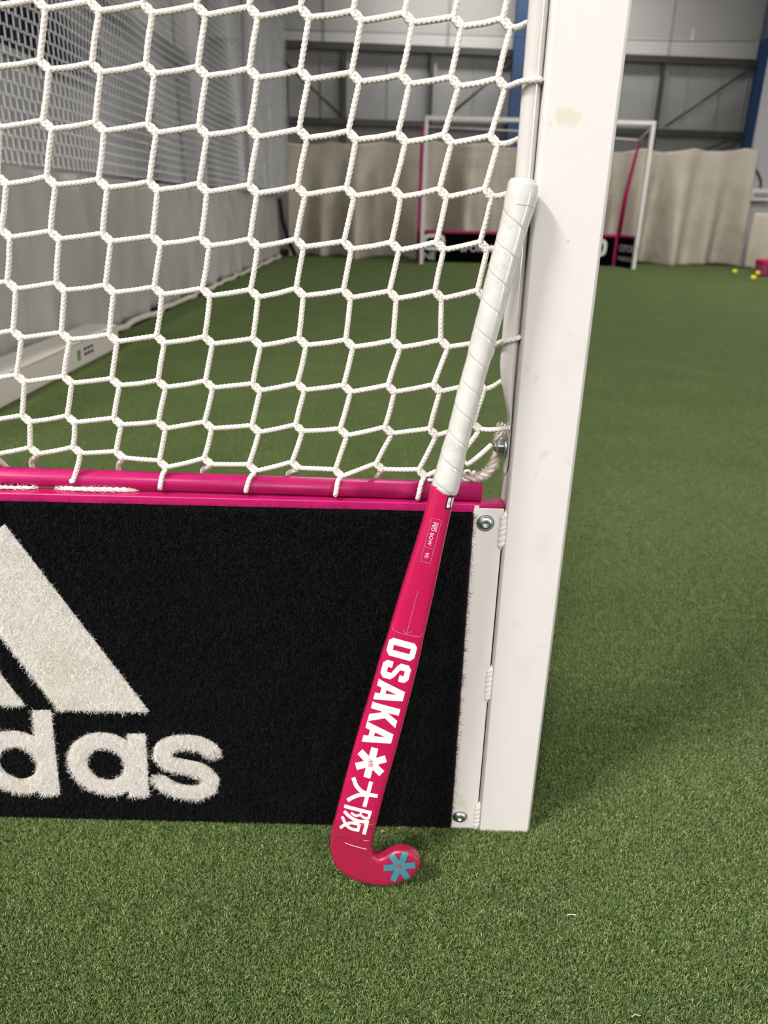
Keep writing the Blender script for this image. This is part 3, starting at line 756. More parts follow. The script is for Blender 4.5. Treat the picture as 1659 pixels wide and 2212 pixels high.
# continue the mesh beyond the picture: to the left and upward
for r in G:
    for k in range(7): r.insert(0, r[0] * 2 - r[1])
for k in range(7):
    G.insert(0, [a * 2 - b for a, b in zip(G[0], G[1])])
nR, nC = len(G), len(G[0])
KO = np.array((0.0037, 0.0, -0.0037))
CORD_R = 0.0027
def plait(s, th):
    ph = 2 * np.pi * s / 0.0044
    return 0.87 + 0.20 * np.maximum(np.cos(3 * th + ph), np.cos(3 * th - ph + 1.0))
net = thing('goal_net', 'white braided cord net with large square mesh tied to the pink rail', 'net')
def cord(name, pts, fine):
    P = rounded(pts, 0.001 if fine else 0.004)
    V, F = tube_arrays(P, CORD_R, 12 if fine else 6, True, plait if fine else None)
    return mesh(name, V, F, M_CORD, net, True)
def knot(i, j):
    c = G[i][j]; return c - KO, c + KO
SIDE = np.array((0.0013, 0.0006, 0.0013))             # the two cords lie side by side through a knot
END = {0: (1139, 49, .797), 1: (1168, 171, .7748), 2: (1119, 301, .797), 3: (1115, 410, .797), 4: (1106, 520, .797), 5: (1100, 625, .797), 6: (1122, 729, .7748), 7: (1084, 822, .797), 8: (1102, 924, .775), 9: (1062, 960, .786)}
wob = np.random.default_rng(4)
for i in range(nR):
    pts = []; src = i - 7
    for j in range(nC):
        a, b = knot(i, j)
        pts += [a + SIDE * 0.7, (a + b) / 2 + SIDE, b + SIDE * 0.7]
        if j < nC - 1:
            n2 = knot(i, j + 1)[0] + SIDE * 0.7
            b_ = b + SIDE * 0.7; m_ = (b_ + n2) / 2; m_[2] -= wob.uniform(0, 0.0008); m_[1] += wob.uniform(-.001, .001)
            pts += [b_ + (n2 - b_) * 0.14, m_, b_ + (n2 - b_) * 0.86]
    if src in END:
        ex, ey, eY = END[src]; e_ = onY(ex, ey, eY)
        if eY < 0.7749:
            z_l = pts[-1][2] + (e_[2] - pts[-1][2]) * 0.6; pts += [np.array((0.1135, 0.7745, z_l)), np.array((0.1250, 0.7732, (z_l + e_[2]) / 2)), e_]
        else: pts += [(pts[-1] + e_) / 2 + np.array((0, 0, -0.0012)), e_]
        if eY < 0.7749: pts.append(e_ + np.array((0.0008, 0.006, -0.001)))
    else:
        pts.append(np.array((0.1262, 0.797, pts[-1][2] + 0.004)))
    pts = np.array(pts)
    if src < 0:
        cord('cross_cord', pts, False)
    else:
        k = 7 * 6                                            # only the stretch in view gets the plait relief
        V1, F1 = tube_arrays(rounded(pts[:k - 5], 0.004), CORD_R, 6, True)
        V2, F2 = tube_arrays(rounded(pts[k - 6:], 0.0008), CORD_R, 16, True, plait, base=len(V1))
        mesh('cross_cord', np.vstack([V1, V2]), F1 + F2, M_CORD, net, True)
front_tie = {8: (149, 1041), 10: (343, 1059), 12: (530, 1064), 14: (724, 1071), 16: (902, 1077)}
back_tie = {7: (70, 1012), 9: (256, 1018), 11: (437, 1026), 13: (621, 1034), 15: (812, 1040)}
def tube_at(px, py):
    q = onY(px, py, 0.795); t = (q[0] - tubeL[0]) / (tubeR[0] - tubeL[0]); return tubeL + (tubeR - tubeL) * t
for j in range(nC):
    pts = []
    last = nR - 1 if j < nC - 1 else nR - 2
    for i in range(last + 1):
        a, b = knot(i, j)
        pts += [a - SIDE * 0.7, (a + b) / 2 - SIDE, b - SIDE * 0.7]
        if i < last:
            n2 = knot(i + 1, j)[0] - SIDE * 0.7
            b_ = b - SIDE * 0.7; m_ = (b_ + n2) / 2; m_[0] += wob.uniform(-.0006, .0006); m_[1] += wob.uniform(-.001, .001)
            pts += [b_ + (n2 - b_) * 0.14, m_, b_ + (n2 - b_) * 0.86]
    if j in front_tie:
        e_ = onY(*front_tie[j], 0.779); tc_ = tube_at(*front_tie[j])
        top = np.array((pts[-1][0] * .45 + e_[0] * .55, tc_[1] - 0.010, tc_[2] + 0.012))
        pts += [top, np.array((e_[0] + 0.001, tc_[1] - 0.0138, tc_[2] - 0.001)), np.array((e_[0], tc_[1] - 0.0115, max(e_[2], 0.4665)))]
    elif j in back_tie:
        tc_ = tube_at(*back_tie[j]); e_ = onY(*back_tie[j], tc_[1] + 0.012)
        pts += [np.array((e_[0] + 0.002, tc_[1] + 0.006, max(tc_[2] + 0.014, (pts[-1][2] + e_[2]) / 2))), np.array((e_[0], tc_[1] + 0.0135, tc_[2] + 0.004)), np.array((e_[0] - 0.001, tc_[1] + 0.013, tc_[2] - 0.006))]
    elif j == nC - 1:
        pts += [onY(1008, 965, 0.786), onY(985, 1000, 0.786)]
    else:
        tc_ = tubeL + (tubeR - tubeL) * ((pts[-1][0] - tubeL[0]) / (tubeR[0] - tubeL[0]))
        pts += [np.array((pts[-1][0], tc_[1] + 0.013, tc_[2] + 0.004))]
    pts = np.array(pts)
    if j < 7: cord('upright_cord', pts, False)
    else:
        k = 7 * 6
        V1, F1 = tube_arrays(rounded(pts[:k - 5], 0.004), CORD_R, 6, True)
        V2, F2 = tube_arrays(rounded(pts[k - 6:], 0.0008), CORD_R, 16, True, plait, base=len(V1))
        mesh('upright_cord', np.vstack([V1, V2]), F1 + F2, M_CORD, net, True)

# frayed lacing rope
def rope(name, pts, r, parent=None, strands=3, fuzz=0, ds=0.0015, twist=0.022):
    P = resample(pts, ds); T, Nn, B = frames(P)
    s = np.concatenate([[0], np.cumsum(np.linalg.norm(np.diff(P, axis=0), axis=1))])
    rg2 = np.random.default_rng(len(P)); root = parent or empty(name)
    for k in range(strands):
        a = 2 * np.pi * (k / strands + s / twist)
        Q = P + (np.cos(a)[:, None] * Nn + np.sin(a)[:, None] * B) * r * 0.55 + rg2.normal(0, r * 0.04, P.shape)
        V, F = tube_arrays(Q, r * 0.56 * (np.clip(np.minimum(s, s[-1] - s) / (6 * r), 0.12, 1) ** 0.6), 8, True); mesh('rope_strand', V, F, M_ROPE, root, True)
    if fuzz:
        n = fuzz; idx = rg2.integers(1, len(P) - 1, n); a = rg2.uniform(0, 6.28, n)
        rad = np.cos(a)[:, None] * Nn[idx] + np.sin(a)[:, None] * B[idx]
        p0 = P[idx] + rad * r * 0.9; d = rad + T[idx] * rg2.normal(0, 1.2, (n, 1)); d /= np.linalg.norm(d, axis=1)[:, None]
        p1 = p0 + d * rg2.uniform(0.001, 0.0035, (n, 1)); p2 = p1 + (d + rg2.normal(0, .6, (n, 3))) * 0.0015
        sd = np.cross(d, [0, 1, 0]); sd /= np.linalg.norm(sd, axis=1)[:, None] + 1e-9; sd *= 0.00014
        V = np.stack([p0 - sd, p0 + sd, p1 - sd, p1 + sd, p2], 1).reshape(-1, 3); b = np.arange(n)[:, None] * 5
        F = [np.concatenate([b, b + 1, b + 3, b + 2], 1), np.concatenate([b + 2, b + 3, b + 4], 1)]
        tag(mesh('rope_fray', V, F, M_ROPE, root), kind='stuff')
    return root
r1 = rope('lacing_rope', [onY(1087, 915, .800), onY(1079, 940, .800), onY(1074, 975, .800), onY(1067, 1000, .800), onY(1052, 1020, .800), onY(1028, 1031, .798), onY(1000, 1036, .797), onY(975, 1041, .797)], 0.0046, fuzz=900)
tag(r1, 'frayed white lacing rope looped from the bolt to the pink tube end', 'rope')
lp = resample([onY(1004, 1032, .790), onY(1004, 1019, .786), onY(1013, 1017, .786), onY(1019, 1026, .788), onY(1024, 1018, .788), onY(1026, 1028, .79)], 0.001)
V, F = tube_arrays(lp, 0.0016, 8, True); mesh('rope_end_loop', V, F, M_ROPE, r1, True)
r2 = rope('lacing_rope', [(-0.475, .789, .4662), (-0.455, .7865, .4668), (-0.43, .7858, .467), (-0.405, .787, .4667), (-0.39, .790, .466)], 0.0020, fuzz=150)
tag(r2, 'loose white rope end lying under the pink tube at the left edge', 'rope')
r3 = rope('lacing_rope', [(-0.372, .791, .4658), (-0.353, .7875, .4668), (-0.335, .7855, .4672), (-0.315, .7852, .4674), (-0.295, .787, .467), (-0.277, .7905, .466)], 0.0026, fuzz=220)
tag(r3, 'frayed white rope peeping out under the pink tube beside first front tie', 'rope')
r4 = rope('lacing_rope', [onY(1181, 130, .793), onY(1174, 240, .793), onY(1163, 345, .793), onY(1157, 385, .793), onY(1148, 500, .793), onY(1143, 560, .793), onY(1136, 620, .793)], 0.0024, fuzz=500)
tag(r4, 'grubby frayed rope squeezed between the white tube and the post', 'rope')
# clamp eye on the tube behind the grip end
ce = thing('clamp_bolt', 'small zinc clamp bolt on the pink tube behind the grip', 'bolt')
q0 = onY(929, 1040, 0.792)
V, F = tube_arrays([q0 + np.array((-.006, 0, .001)), q0 + np.array((-.002, -0.001, .0015)), q0 + np.array((.008, 0, .001)), q0 + np.array((.012, 0, 0))], [0.003, 0.0052, 0.0052, 0.003], 14, True)
mesh('clamp_head', V, F, M_STEEL, ce, True)
V, F = tube_arrays([q0 + np.array((.003, .004, -.002)), q0 + np.array((.003, .010, -.010))], 0.0025, 10, True); mesh('clamp_shank', V, F, M_STEEL, ce, True)

# ------------------------------------------------------------------ hockey stick
SP0 = np.array((0.0, 0.680, 0.0)); SL = np.array((0.0, 0.077, 0.79)); SL /= np.linalg.norm(SL)
SN = np.array((0.0, -SL[2], SL[1]))                    # toward the viewer
def suv(px, py, off=0.0):
    d = ray(px, py); P0 = SP0 + SN * off
    t = np.dot(P0 - CC, SN) / np.dot(d, SN); P = CC + d * t
    return np.array((P[0], np.dot(P - P0, SL)))
def s3(u, v, h=0.0): return SP0 + np.array((1.0, 0, 0)) * u + SL * v + SN * h
st = thing('hockey_stick', 'pink indoor hockey stick with white grip leaning against the goal post', 'hockey stick')
EL = [(932, 1046), (921, 1092), (899.6, 1165), (879.7, 1228), (863.4, 1282), (847, 1337), (834.5, 1379), (823, 1412), (803, 1481), (781, 1554), (763.7, 1614), (743, 1690), (724, 1763), (716.5, 1792)]
ER = [(988, 1050), (975, 1103), (961, 1165), (947.5, 1228), (936, 1282), (923.5, 1337), (914, 1379), (907.5, 1412), (890, 1484), (871, 1557), (856, 1614), (835.6, 1687), (819, 1752), (808.5, 1793)]
HEAD = [((713, 1813), (805, 1812)), ((714, 1834), (804, 1825)), ((720, 1856), (805.5, 1831)), ((733, 1876), (808, 1835.5)), ((752, 1891.5), (812, 1838)), ((775, 1903), (818, 1839.5)),
        ((800, 1910), (826, 1838)), ((822, 1912.5), (834, 1834)), ((846, 1911), (842, 1829)), ((868, 1905), (854, 1824)), ((884, 1897), (869, 1822.5)), ((896, 1887), (883, 1825.5)), ((904, 1875), (895, 1832.5)), ((907.3, 1863), (903, 1843)), ((908.2, 1856), (907, 1851))]
def loft(sections, nth=40, sub=4, cap0=True, cap1=True):
    """sections: (Luv, Ruv, thickness, exponent)"""
    Ls = np.array([s[0] for s in sections]); Rs = np.array([s[1] for s in sections]); tt = np.array([s[2] for s in sections]); ee = np.array([s[3] for s in sections])
    def cr(A):
        A = A.reshape(len(A), -1); Q = np.vstack([2 * A[0] - A[1], A, 2 * A[-1] - A[-2]]); out = []
        for k in range(1, len(Q) - 2):
            p0, p1, p2, p3 = Q[k - 1:k + 3]; t = np.linspace(0, 1, sub, endpoint=False)[:, None]
            out.append(0.5 * (2 * p1 + (p2 - p0) * t + (2 * p0 - 5 * p1 + 4 * p2 - p3) * t ** 2 + (-p0 + 3 * p1 - 3 * p2 + p3) * t ** 3))
        return np.vstack(out + [A[-1:]])
    Ls, Rs, tt, ee = cr(Ls), cr(Rs), cr(tt)[:, 0], cr(ee)[:, 0]
    th = np.linspace(0, 2 * np.pi, nth, endpoint=False); V = []
    for L_, R_, t_, e_ in zip(Ls, Rs, tt, ee):
        c = (L_ + R_) / 2; hv = (R_ - L_) / 2
        ca = np.sign(np.cos(th)) * np.abs(np.cos(th)) ** (2 / e_); sa = np.sign(np.sin(th)) * np.abs(np.sin(th)) ** (2 / e_)
        uv = c[None, :] + ca[:, None] * hv[None, :]
        V.append(np.array([s3(a, b, h * t_ / 2) for (a, b), h in zip(uv, sa)]))
    n = len(V); V = np.vstack(V); i = np.arange(n - 1)[:, None] * nth; j = np.arange(nth)[None, :]
    F = [np.stack([i + j, i + nth + j, i + nth + (j + 1) % nth, i + (j + 1) % nth], -1).reshape(-1, 4)]
    if cap0: F.append(np.arange(nth)[None, :])
    if cap1: F.append((np.arange(nth)[::-1] + (n - 1) * nth)[None, :])
    return V, F
secs = []
for k, (a, b) in enumerate(zip(EL, ER)):
    f = k / (len(EL) - 1); secs.append((suv(*a), suv(*b), 0.0245 - 0.0045 * f, 2.3 + 2.5 * min(1, f * 1.8)))
shaft_secs = secs[:12]
split = 12
def rim(a, b, hh=0.0056):
    """outline points: an upward-facing edge is seen on the back of the head, a downward-facing one on its front"""
    A, B = suv(*a), suv(*b); hh = min(hh, 0.16 * np.linalg.norm(A - B)); dv = (A - B)[1] / (np.linalg.norm(A - B) + 1e-9)
    def at_(p, o_): d = ray(*p); P0 = SP0 + SN * o_; P = CC + d * (np.dot(P0 - CC, SN) / np.dot(d, SN)); return np.array((P[0], np.dot(P - SP0, SL)))
    return at_(a, -hh * dv), at_(b, hh * dv)
head_secs = secs[11:] + [(*rim(a, b), 0.0195 - 0.0002 * k, 5.0) for k, (a, b) in enumerate(HEAD)]
for kk, (t_, e_) in enumerate(((0.0105, 2.4), (0.0150, 3.2), (0.0166, 4.2)), 1):
    head_secs[-kk] = (head_secs[-kk][0], head_secs[-kk][1], t_, e_)
# the film-covered head starts at the tape edge, pixel row 1774
EDGE = 1774
Vs, Fs = loft(secs[:13], 48, 6, True, False)
shaft = mesh('shaft', Vs, Fs, M_STICK, st, True)
Vh, Fh = loft([(s[0] + np.array((-0.00025, 0)), s[1] + np.array((0.00025, 0)), s[2] + 0.0005, s[3]) for s in secs[12:]] + head_secs[3:], 48, 6, False, True)
head = mesh('stick_head', Vh, Fh, M_STICKHEAD, st, True)
head['label'] = 'curved head under clear protective film'

def tri_faces(F):
    out = []
    for a in F: out += [tuple(map(int, r)) for r in a]
    return out
BV = BVHTree.FromPolygons([tuple(v) for v in Vs] + [tuple(v) for v in Vh], tri_faces(Fs) + [tuple(int(q) + len(Vs) for q in f) for f in tri_faces(Fh)])
def conform(u, v, lift):
    o_ = s3(u, v, 0.05); hit = BV.ray_cast(Vector(o_), Vector(-SN))
    if hit[0] is None: hit = BV.find_nearest(Vector(s3(u, v, 0.009)))
    return np.array(hit[0]) + SN * lift
def decal(name, polys_px, m, lift=0.00018, cut=0.0028, parent=None, label=None):
    """flat printed shapes: polygons in photo survey pixels, laid on the stick's curved face"""
    allb = bmesh.new(); tmp = bpy.data.meshes.new('tmp')
    for kp, poly in enumerate(polys_px):
        bm = bmesh.new()
        try: bm.faces.new([bm.verts.new((*suv(*q, 0.0098), 0)) for q in poly])
        except ValueError: bm.free(); continue
        bmesh.ops.triangulate(bm, faces=list(bm.faces))
        us = [v.co.x for v in bm.verts]; vv = [v.co.y for v in bm.verts]
        if cut:
            for x in np.arange(min(us) + cut, max(us), cut):
                bmesh.ops.bisect_plane(bm, geom=list(bm.verts) + list(bm.edges) + list(bm.faces), plane_co=(x, 0, 0), plane_no=(1, 0, 0))
            for y in np.arange(min(vv) + 1.5 * cut, max(vv), 1.5 * cut):
                bmesh.ops.bisect_plane(bm, geom=list(bm.verts) + list(bm.edges) + list(bm.faces), plane_co=(0, y, 0), plane_no=(0, 1, 0))
        for v in bm.verts: v.co = Vector(conform(v.co.x, v.co.y, lift + (kp % 8) * 2.2e-5))
        bm.normal_update()
        for f in bm.faces:
            if f.normal.dot(Vector(SN)) < 0: f.normal_flip()
        bm.to_mesh(tmp); bm.free(); allb.from_mesh(tmp)
    bpy.data.meshes.remove(tmp); bm = allb
    o = bm_obj(name, bm, m, parent or st, False)
    if label: o['label'] = label
    return o
# --- block letters, x along the stick, y across
AX, AC = np.array((-0.262, 0.965)), np.array((0.965, 0.262))
def txt(a0, pts, H_=230.0):
    out = []
    for x, y in pts:
        c = AX * (a0 + x * H_) + AC * (542 + y * H_); out.append((700 + c[0] / 3.687, 1340 + c[1] / 3.687))
    return out
W_ = 0.63
GL_O = [[(0, .12), (.13, 0), (.225, 0), (.225, 1), (.13, 1), (0, .88)], [(W_, .12), (W_, .88), (W_ - .13, 1), (W_ - .225, 1), (W_ - .225, 0), (W_ - .13, 0)],
        [(.225, .8), (W_ - .225, .8), (W_ - .225, 1), (.225, 1)], [(.225, 0), (W_ - .225, 0), (W_ - .225, .2), (.225, .2)]]
GL_S = [[(.13, 1), (W_ - .13, 1), (W_, .88), (W_, .80), (0, .80), (0, .88)], [(W_ - .23, .80), (W_, .80), (W_, .66), (W_ - .23, .66)], [(0, .80), (.23, .80), (.23, .64), (0, .60)],
        [(0, .60), (.23, .64), (W_ - .12, .50), (W_, .38), (W_ - .23, .36), (.12, .50)], [(W_ - .23, .36), (W_, .40), (W_, .20), (W_ - .23, .20)],
        [(0, .20), (W_, .20), (W_, .12), (W_ - .13, 0), (.13, 0), (0, .12)], [(0, .20), (.23, .20), (.23, .34), (0, .34)]]
GL_A = [[(0, 0), (.235, 0), (.365, .74), (.365, 1), (.20, 1)], [(.73, 0), (.53, 1), (.365, 1), (.365, .74), (.495, 0)], [(.262, .17), (.468, .17), (.433, .36), (.297, .36)]]
GL_K = [[(0, 0), (.235, 0), (.235, 1), (0, 1)], [(.22, .36), (.22, .58), (.42, 1), (.68, 1), (.42, .52)], [(.24, .46), (.42, .60), (.70, 0), (.44, 0)]]
for a0, gl in ((-15, GL_O), (167, GL_S), (333, GL_A), (521, GL_K), (683, GL_A)):
    decal('printed_letter', [txt(a0, p) for p in gl], M_DECALW)
def star(cx, cy, R, w, a0, step=60, sy=1.0):
    out = []
    for k in range(6):
        a = math.radians(a0 + step * k); d = np.array((math.cos(a), math.sin(a))); n = np.array((-d[1], d[0]))
        c = np.array((cx, cy)); out.append([tuple(c + n * w / 2), tuple(c - n * w / 2), tuple(c + d * R - n * w / 2), tuple(c + d * R + n * w / 2)])
    hexa = [tuple(np.array((cx, cy)) + 0.98 * w * np.array((math.cos(math.radians(a0 + 30 + 60 * k)), math.sin(math.radians(a0 + 30 + 60 * k))))) for k in range(6)]
    return out + [hexa]
decal('printed_star', star(700 + 373 / 3.687, 1340 + 1131 / 3.687, 33.5, 15.5, 90 + 15.2), M_DECALW)
decal('printed_star', star(862.8, 1872.8, 34.2, 13.4, -5), M_DECALB, 0.0006, 0.0013, label='teal six-armed star')
def strokes(strk, ox, oy, sc, rot=None):
    """poly strokes (pts, width) in local px -> list of quads in photo px"""
    polys = []
    for pts, w in strk:
        q = resample(np.column_stack([np.array(pts, float), np.zeros(len(pts))]), 18)[:, :2] if len(pts) > 2 else np.array(pts, float)
        A_, B_ = ribbon(q, w)
        for k in range(len(q) - 1):
            quad = [A_[k], A_[k + 1], B_[k + 1], B_[k]]
            if rot is not None: quad = [rot @ z_ for z_ in quad]
            polys.append([(ox + z_[0] / sc, oy + z_[1] / sc) for z_ in quad])
    return polys
DAI = [([(768, 358), (655, 772)], 66), ([(872, 598), (680, 560)], 62), ([(700, 558), (610, 515), (530, 430), (476, 294)], 68), ([(690, 570), (580, 575), (470, 615), (380, 668)], 66)]
HAN = [([(328, 760), (775, 872)], 58), ([(752, 866), (722, 965)], 46), ([(728, 965), (650, 945), (590, 905), (520, 915), (440, 868)], 42), ([(610, 850), (585, 905)], 30),
       ([(708, 990), (650, 1218)], 62), ([(705, 1012), (560, 1000), (440, 945), (326, 845)], 54), ([(578, 1050), (545, 1172)], 52), ([(575, 1058), (450, 1030), (340, 1060), (262, 1115)], 50), ([(550, 1150), (430, 1118), (350, 1040), (294, 930)], 50)]
decal('printed_character', strokes(DAI, 700, 1640, 7.54), M_DECALW)
decal('printed_character', strokes(HAN, 700, 1640, 7.54), M_DECALW)
# the same two characters, tiny, inside the stars
def tiny(cx, cy, size, ang, m, lift=0.00042):
    ca, sa = math.cos(math.radians(ang)), math.sin(math.radians(ang)); Rm = np.array(((ca, -sa), (sa, ca)))
    for S_, c0, dy in ((DAI, (620, 520), -0.62), (HAN, (510, 990), 0.62)):
        k = size / 480.0
        loc = [([tuple((np.array(p) - c0) * k + np.array((-0.26 * dy * size * 0.0, dy * size * 0.72))) for p in pts], w * k * 0.8) for pts, w in S_]
        polys = []
        for pts, w in loc:
            q = np.array(pts, float); A_, B_ = ribbon(q, w)
            for kk in range(len(q) - 1): polys.append([tuple(np.array((cx, cy)) + Rm @ z_) for z_ in (A_[kk], A_[kk + 1], B_[kk + 1], B_[kk])])
        decal('printed_character', polys, m, lift, 0)
tiny(700 + 371 / 3.687, 1340 + 1132 / 3.687, 10.5, 0, M_DECALP)
tiny(861.5, 1872.0, 8.5, -45, M_DECALP, 0.0010)
# --- small lettering and dashed lines, crop frame (820,1040) x5.53
def c3(x, y): return (820 + x / 5.53, 1040 + y / 5.53)
A3 = np.array((-0.2425, 0.970)); N3 = np.array((0.970, 0.2425))
def small_text(body, x0, y0, length, h, m=M_DECALW):
    V, F = text_polys(body); mn, mx_ = V.min(0), V.max(0)
    polys = []
    for f in F:
        pl_ = []
        for k in f:
            a = (V[k, 0] - mn[0]) / (mx_[0] - mn[0]) * length; b = (V[k, 1] - mn[1]) / (mx_[1] - mn[1]) * h
            q = np.array((x0, y0)) + A3 * a + N3 * b; pl_.append(c3(*q))
        polys.append(pl_)
    return decal('printed_word', polys, m, 0.00018, 0)
small_text('INDOOR', 683, 486, 112, 22)
small_text('MID BOW', 636, 476, 282, 46)
small_text('WD', 549, 838, 68, 44)
def dashes(p0, p1, n, w=5.5):
    p0, p1 = np.array(p0, float), np.array(p1, float); out = []
    for k in range(n):
        a, b = p0 + (p1 - p0) * (k + 0.15) / n, p0 + (p1 - p0) * (k + 0.8) / n
        d = (b - a) / np.linalg.norm(b - a); nn = np.array((-d[1], d[0])) * w / 2
        out.append([c3(*(a + nn)), c3(*(b + nn)), c3(*(b - nn)), c3(*(a - nn))])
    return out
decal('printed_dashes', dashes((622, 428), (742, 456), 7) + dashes((742, 456), (602, 972), 24) + dashes((622, 428), (488, 942), 24) + dashes((488, 942), (602, 972), 6) + dashes((533, 770), (648, 800), 6), M_DASH, 0.00018, 0)
arc = [(130, 1745), (190, 1785), (260, 1808), (320, 1822), (400, 1838), (470, 1848), (515, 1850)]
dl = dashes((457, 1300), (322, 1810), 22)
for a, b in zip(arc[:-1], arc[1:]): dl += dashes(a, b, 4)
dl += dashes((278, 1760), (318, 1815), 3) + dashes((384, 1782), (322, 1815), 3) + dashes((142, 1712), (160, 1765), 3) + dashes((525, 1800), (480, 1845), 3)
decal('printed_arrow', dl, M_DASH, 0.00018, 0)
# size sticker
stk = decal('size_sticker', [[c3(812, 168), c3(893, 178), c3(858, 336), c3(790, 326), c3(776, 312)]], M_INK, 0.0002, 0.002, label='white size sticker reading 32')
def stick_text(polys, m, lift, par): return decal('sticker_field', polys, m, lift, 0.002, par)
stick_text([[c3(824, 186), c3(857, 192), c3(836, 312), c3(800, 308), c3(796, 298)]], M_DECALW, 0.00034, stk)
stick_text([[c3(868, 194), c3(889, 198), c3(858, 312), c3(846, 310)]], M_DECALW, 0.00034, stk)
V, F = text_polys('32'); mn, mx_ = V.min(0), V.max(0); polys = []
for f in F:
    polys.append([c3(*(np.array((843, 276)) + np.array((0.18, -1.0)) * 38 * (V[k, 0] - mn[0]) / (mx_[0] - mn[0]) + np.array((-1.0, -0.18)) * 26 * ((V[k, 1] - mn[1]) / (mx_[1] - mn[1])) )) for k in f])
decal('sticker_number', polys, M_INK, 0.0005, 0, stk)
# tape edge and scratches on the head
def c7(x, y): return (700 + x / 7.54, 1640 + y / 7.54)
def line7(pts, w):
    A_, B_ = ribbon(np.array(pts, float), w); return [[c7(*A_[k]), c7(*A_[k + 1]), c7(*B_[k + 1]), c7(*B_[k])] for k in range(len(pts) - 1)]
M_SCR = mat('film_scratch', (236, 170, 176), 0.3)
decal('film_edge', line7([(165, 985), (330, 1025), (560, 1060), (770, 1065), (838, 1058)], 4), M_SCR, 0.00025, 0)
decal('film_scratch', line7([(340, 1355), (430, 1395), (560, 1432), (680, 1468), (765, 1480)], 9) + line7([(640, 1320), (720, 1332), (795, 1318)], 7), M_DECALW, 0.00025, 0)
decal('film_scratch', line7([(205, 1215), (330, 1235), (480, 1268), (620, 1300), (650, 1345), (700, 1360)], 5), mat('grey_scratch', (120, 70, 100), 0.5), 0.00025, 0)

# --- grip
GLx = [(1100, 389), (1097, 394), (1092, 420), (1087, 447), (1077, 494), (1060.6, 554), (1047, 607.6), (1034, 664), (1019, 721), (1007, 775), (992, 828), (980, 875), (967, 929), (955, 965), (940, 1019), (933.5, 1040), (932, 1050), (934.5, 1057)]
GRx = [(1152, 393), (1163, 402), (1161.6, 427), (1153, 457), (1140, 494), (1123, 554), (1107, 607.6), (1092, 664), (1076, 721), (1061, 775), (1046, 828), (1034, 875), (1019.5, 929), (1010.5, 965), (999.5, 1019), (995.5, 1040), (991.5, 1058), (987, 1067)]
gl, gr = np.array([suv(*q) for q in GLx]), np.array([suv(*q) for q in GRx])
# arclength parameter along the axis
cen = (gl + gr) / 2; sg = np.concatenate([[0], np.cumsum(np.linalg.norm(np.diff(cen, axis=0), axis=1))])
def grip_part(name, s0, s1, m, ns, wrap, n=144):
    s = np.linspace(s0, s1, ns); Li = np.stack([np.interp(s, sg, gl[:, k]) for k in (0, 1)], 1); Ri = np.stack([np.interp(s, sg, gr[:, k]) for k in (0, 1)], 1)
    for A in (Li, Ri):                                  # soften the traced edge
        for _ in range(2): A[1:-1] = 0.25 * A[:-2] + 0.5 * A[1:-1] + 0.25 * A[2:]
    th = np.linspace(0, 2 * np.pi, n, endpoint=False); V = []
    for k in range(ns):
        c = (Li[k] + Ri[k]) / 2; hv = (Ri[k] - Li[k]) / 2; hw = np.linalg.norm(hv)
        r = np.ones(n)
        if wrap:
            ph = ((s[k] - 0.0255) / 0.0262 - 2 * (1 - th / (2 * np.pi))) % 1.0      # tape edges 26 mm apart, steep wrap
            r = 1 + 0.022 * (ph - 0.5) - 0.035 * np.exp(-((ph - 0.0) / 0.030) ** 2) - 0.035 * np.exp(-((ph - 1.0) / 0.030) ** 2)
        V.append(np.array([s3(*(c + hv * math.cos(t) * q), hw * 0.96 * math.sin(t) * q) for t, q in zip(th, r)]))
    V = np.vstack(V); i = np.arange(ns - 1)[:, None] * n; j = np.arange(n)[None, :]
    F = [np.stack([i + j, i + n + j, i + n + (j + 1) % n, i + (j + 1) % n], -1).reshape(-1, 4), np.arange(n)[None, :], (np.arange(n)[::-1] + (ns - 1) * n)[None, :]]
    mesh(name, V, F, m, st, True); return V, F
Vg, Fg = grip_part('grip_tape', 0.0215, sg[-1], M_GRIP, 540, True)
Vc, Fc2 = grip_part('grip_end_cap', 0.0015, 0.0230, M_GRIPCAP, 26, False)
# rounded butt end
cbt = (gl[0] + gr[0]) / 2
Vd = []; nb = 40
Li0 = np.array([np.interp(0.0015, sg, gl[:, k]) for k in (0, 1)]); Ri0 = np.array([np.interp(0.0015, sg, gr[:, k]) for k in (0, 1)])
c0 = (Li0 + Ri0) / 2; hv0 = (Ri0 - Li0) / 2; hw0 = np.linalg.norm(hv0); up_d = np.array((-hv0[1], hv0[0])) / hw0
for f_, lift in ((1.0, 0.0), (0.97, 0.0012), (0.90, 0.0022), (0.75, 0.0030), (0.45, 0.0034), (0.02, 0.0035)):
    for t in np.linspace(0, 2 * np.pi, nb, endpoint=False):
        Vd.append(s3(*(c0 + hv0 * math.cos(t) * f_ + up_d * lift), hw0 * 0.96 * math.sin(t) * f_))
i = np.arange(5)[:, None] * nb; j = np.arange(nb)[None, :]
mesh('grip_butt', np.array(Vd), np.stack([i + j, i + (j + 1) % nb, i + nb + (j + 1) % nb, i + nb + j], -1).reshape(-1, 4), M_GRIPCAP, st, True)
BG = BVHTree.FromPolygons([tuple(v) for v in Vg], tri_faces(Fg))
def on_grip(px, py, lift=0.0):
    u, v = suv(px, py, 0.013); hit = BG.ray_cast(Vector(s3(u, v, 0.06)), Vector(-SN))
    return (np.array(hit[0]) + SN * lift) if hit[0] is not None else None
def c6(x, y): return (900 + x / 2.989, 360 + y / 2.989)
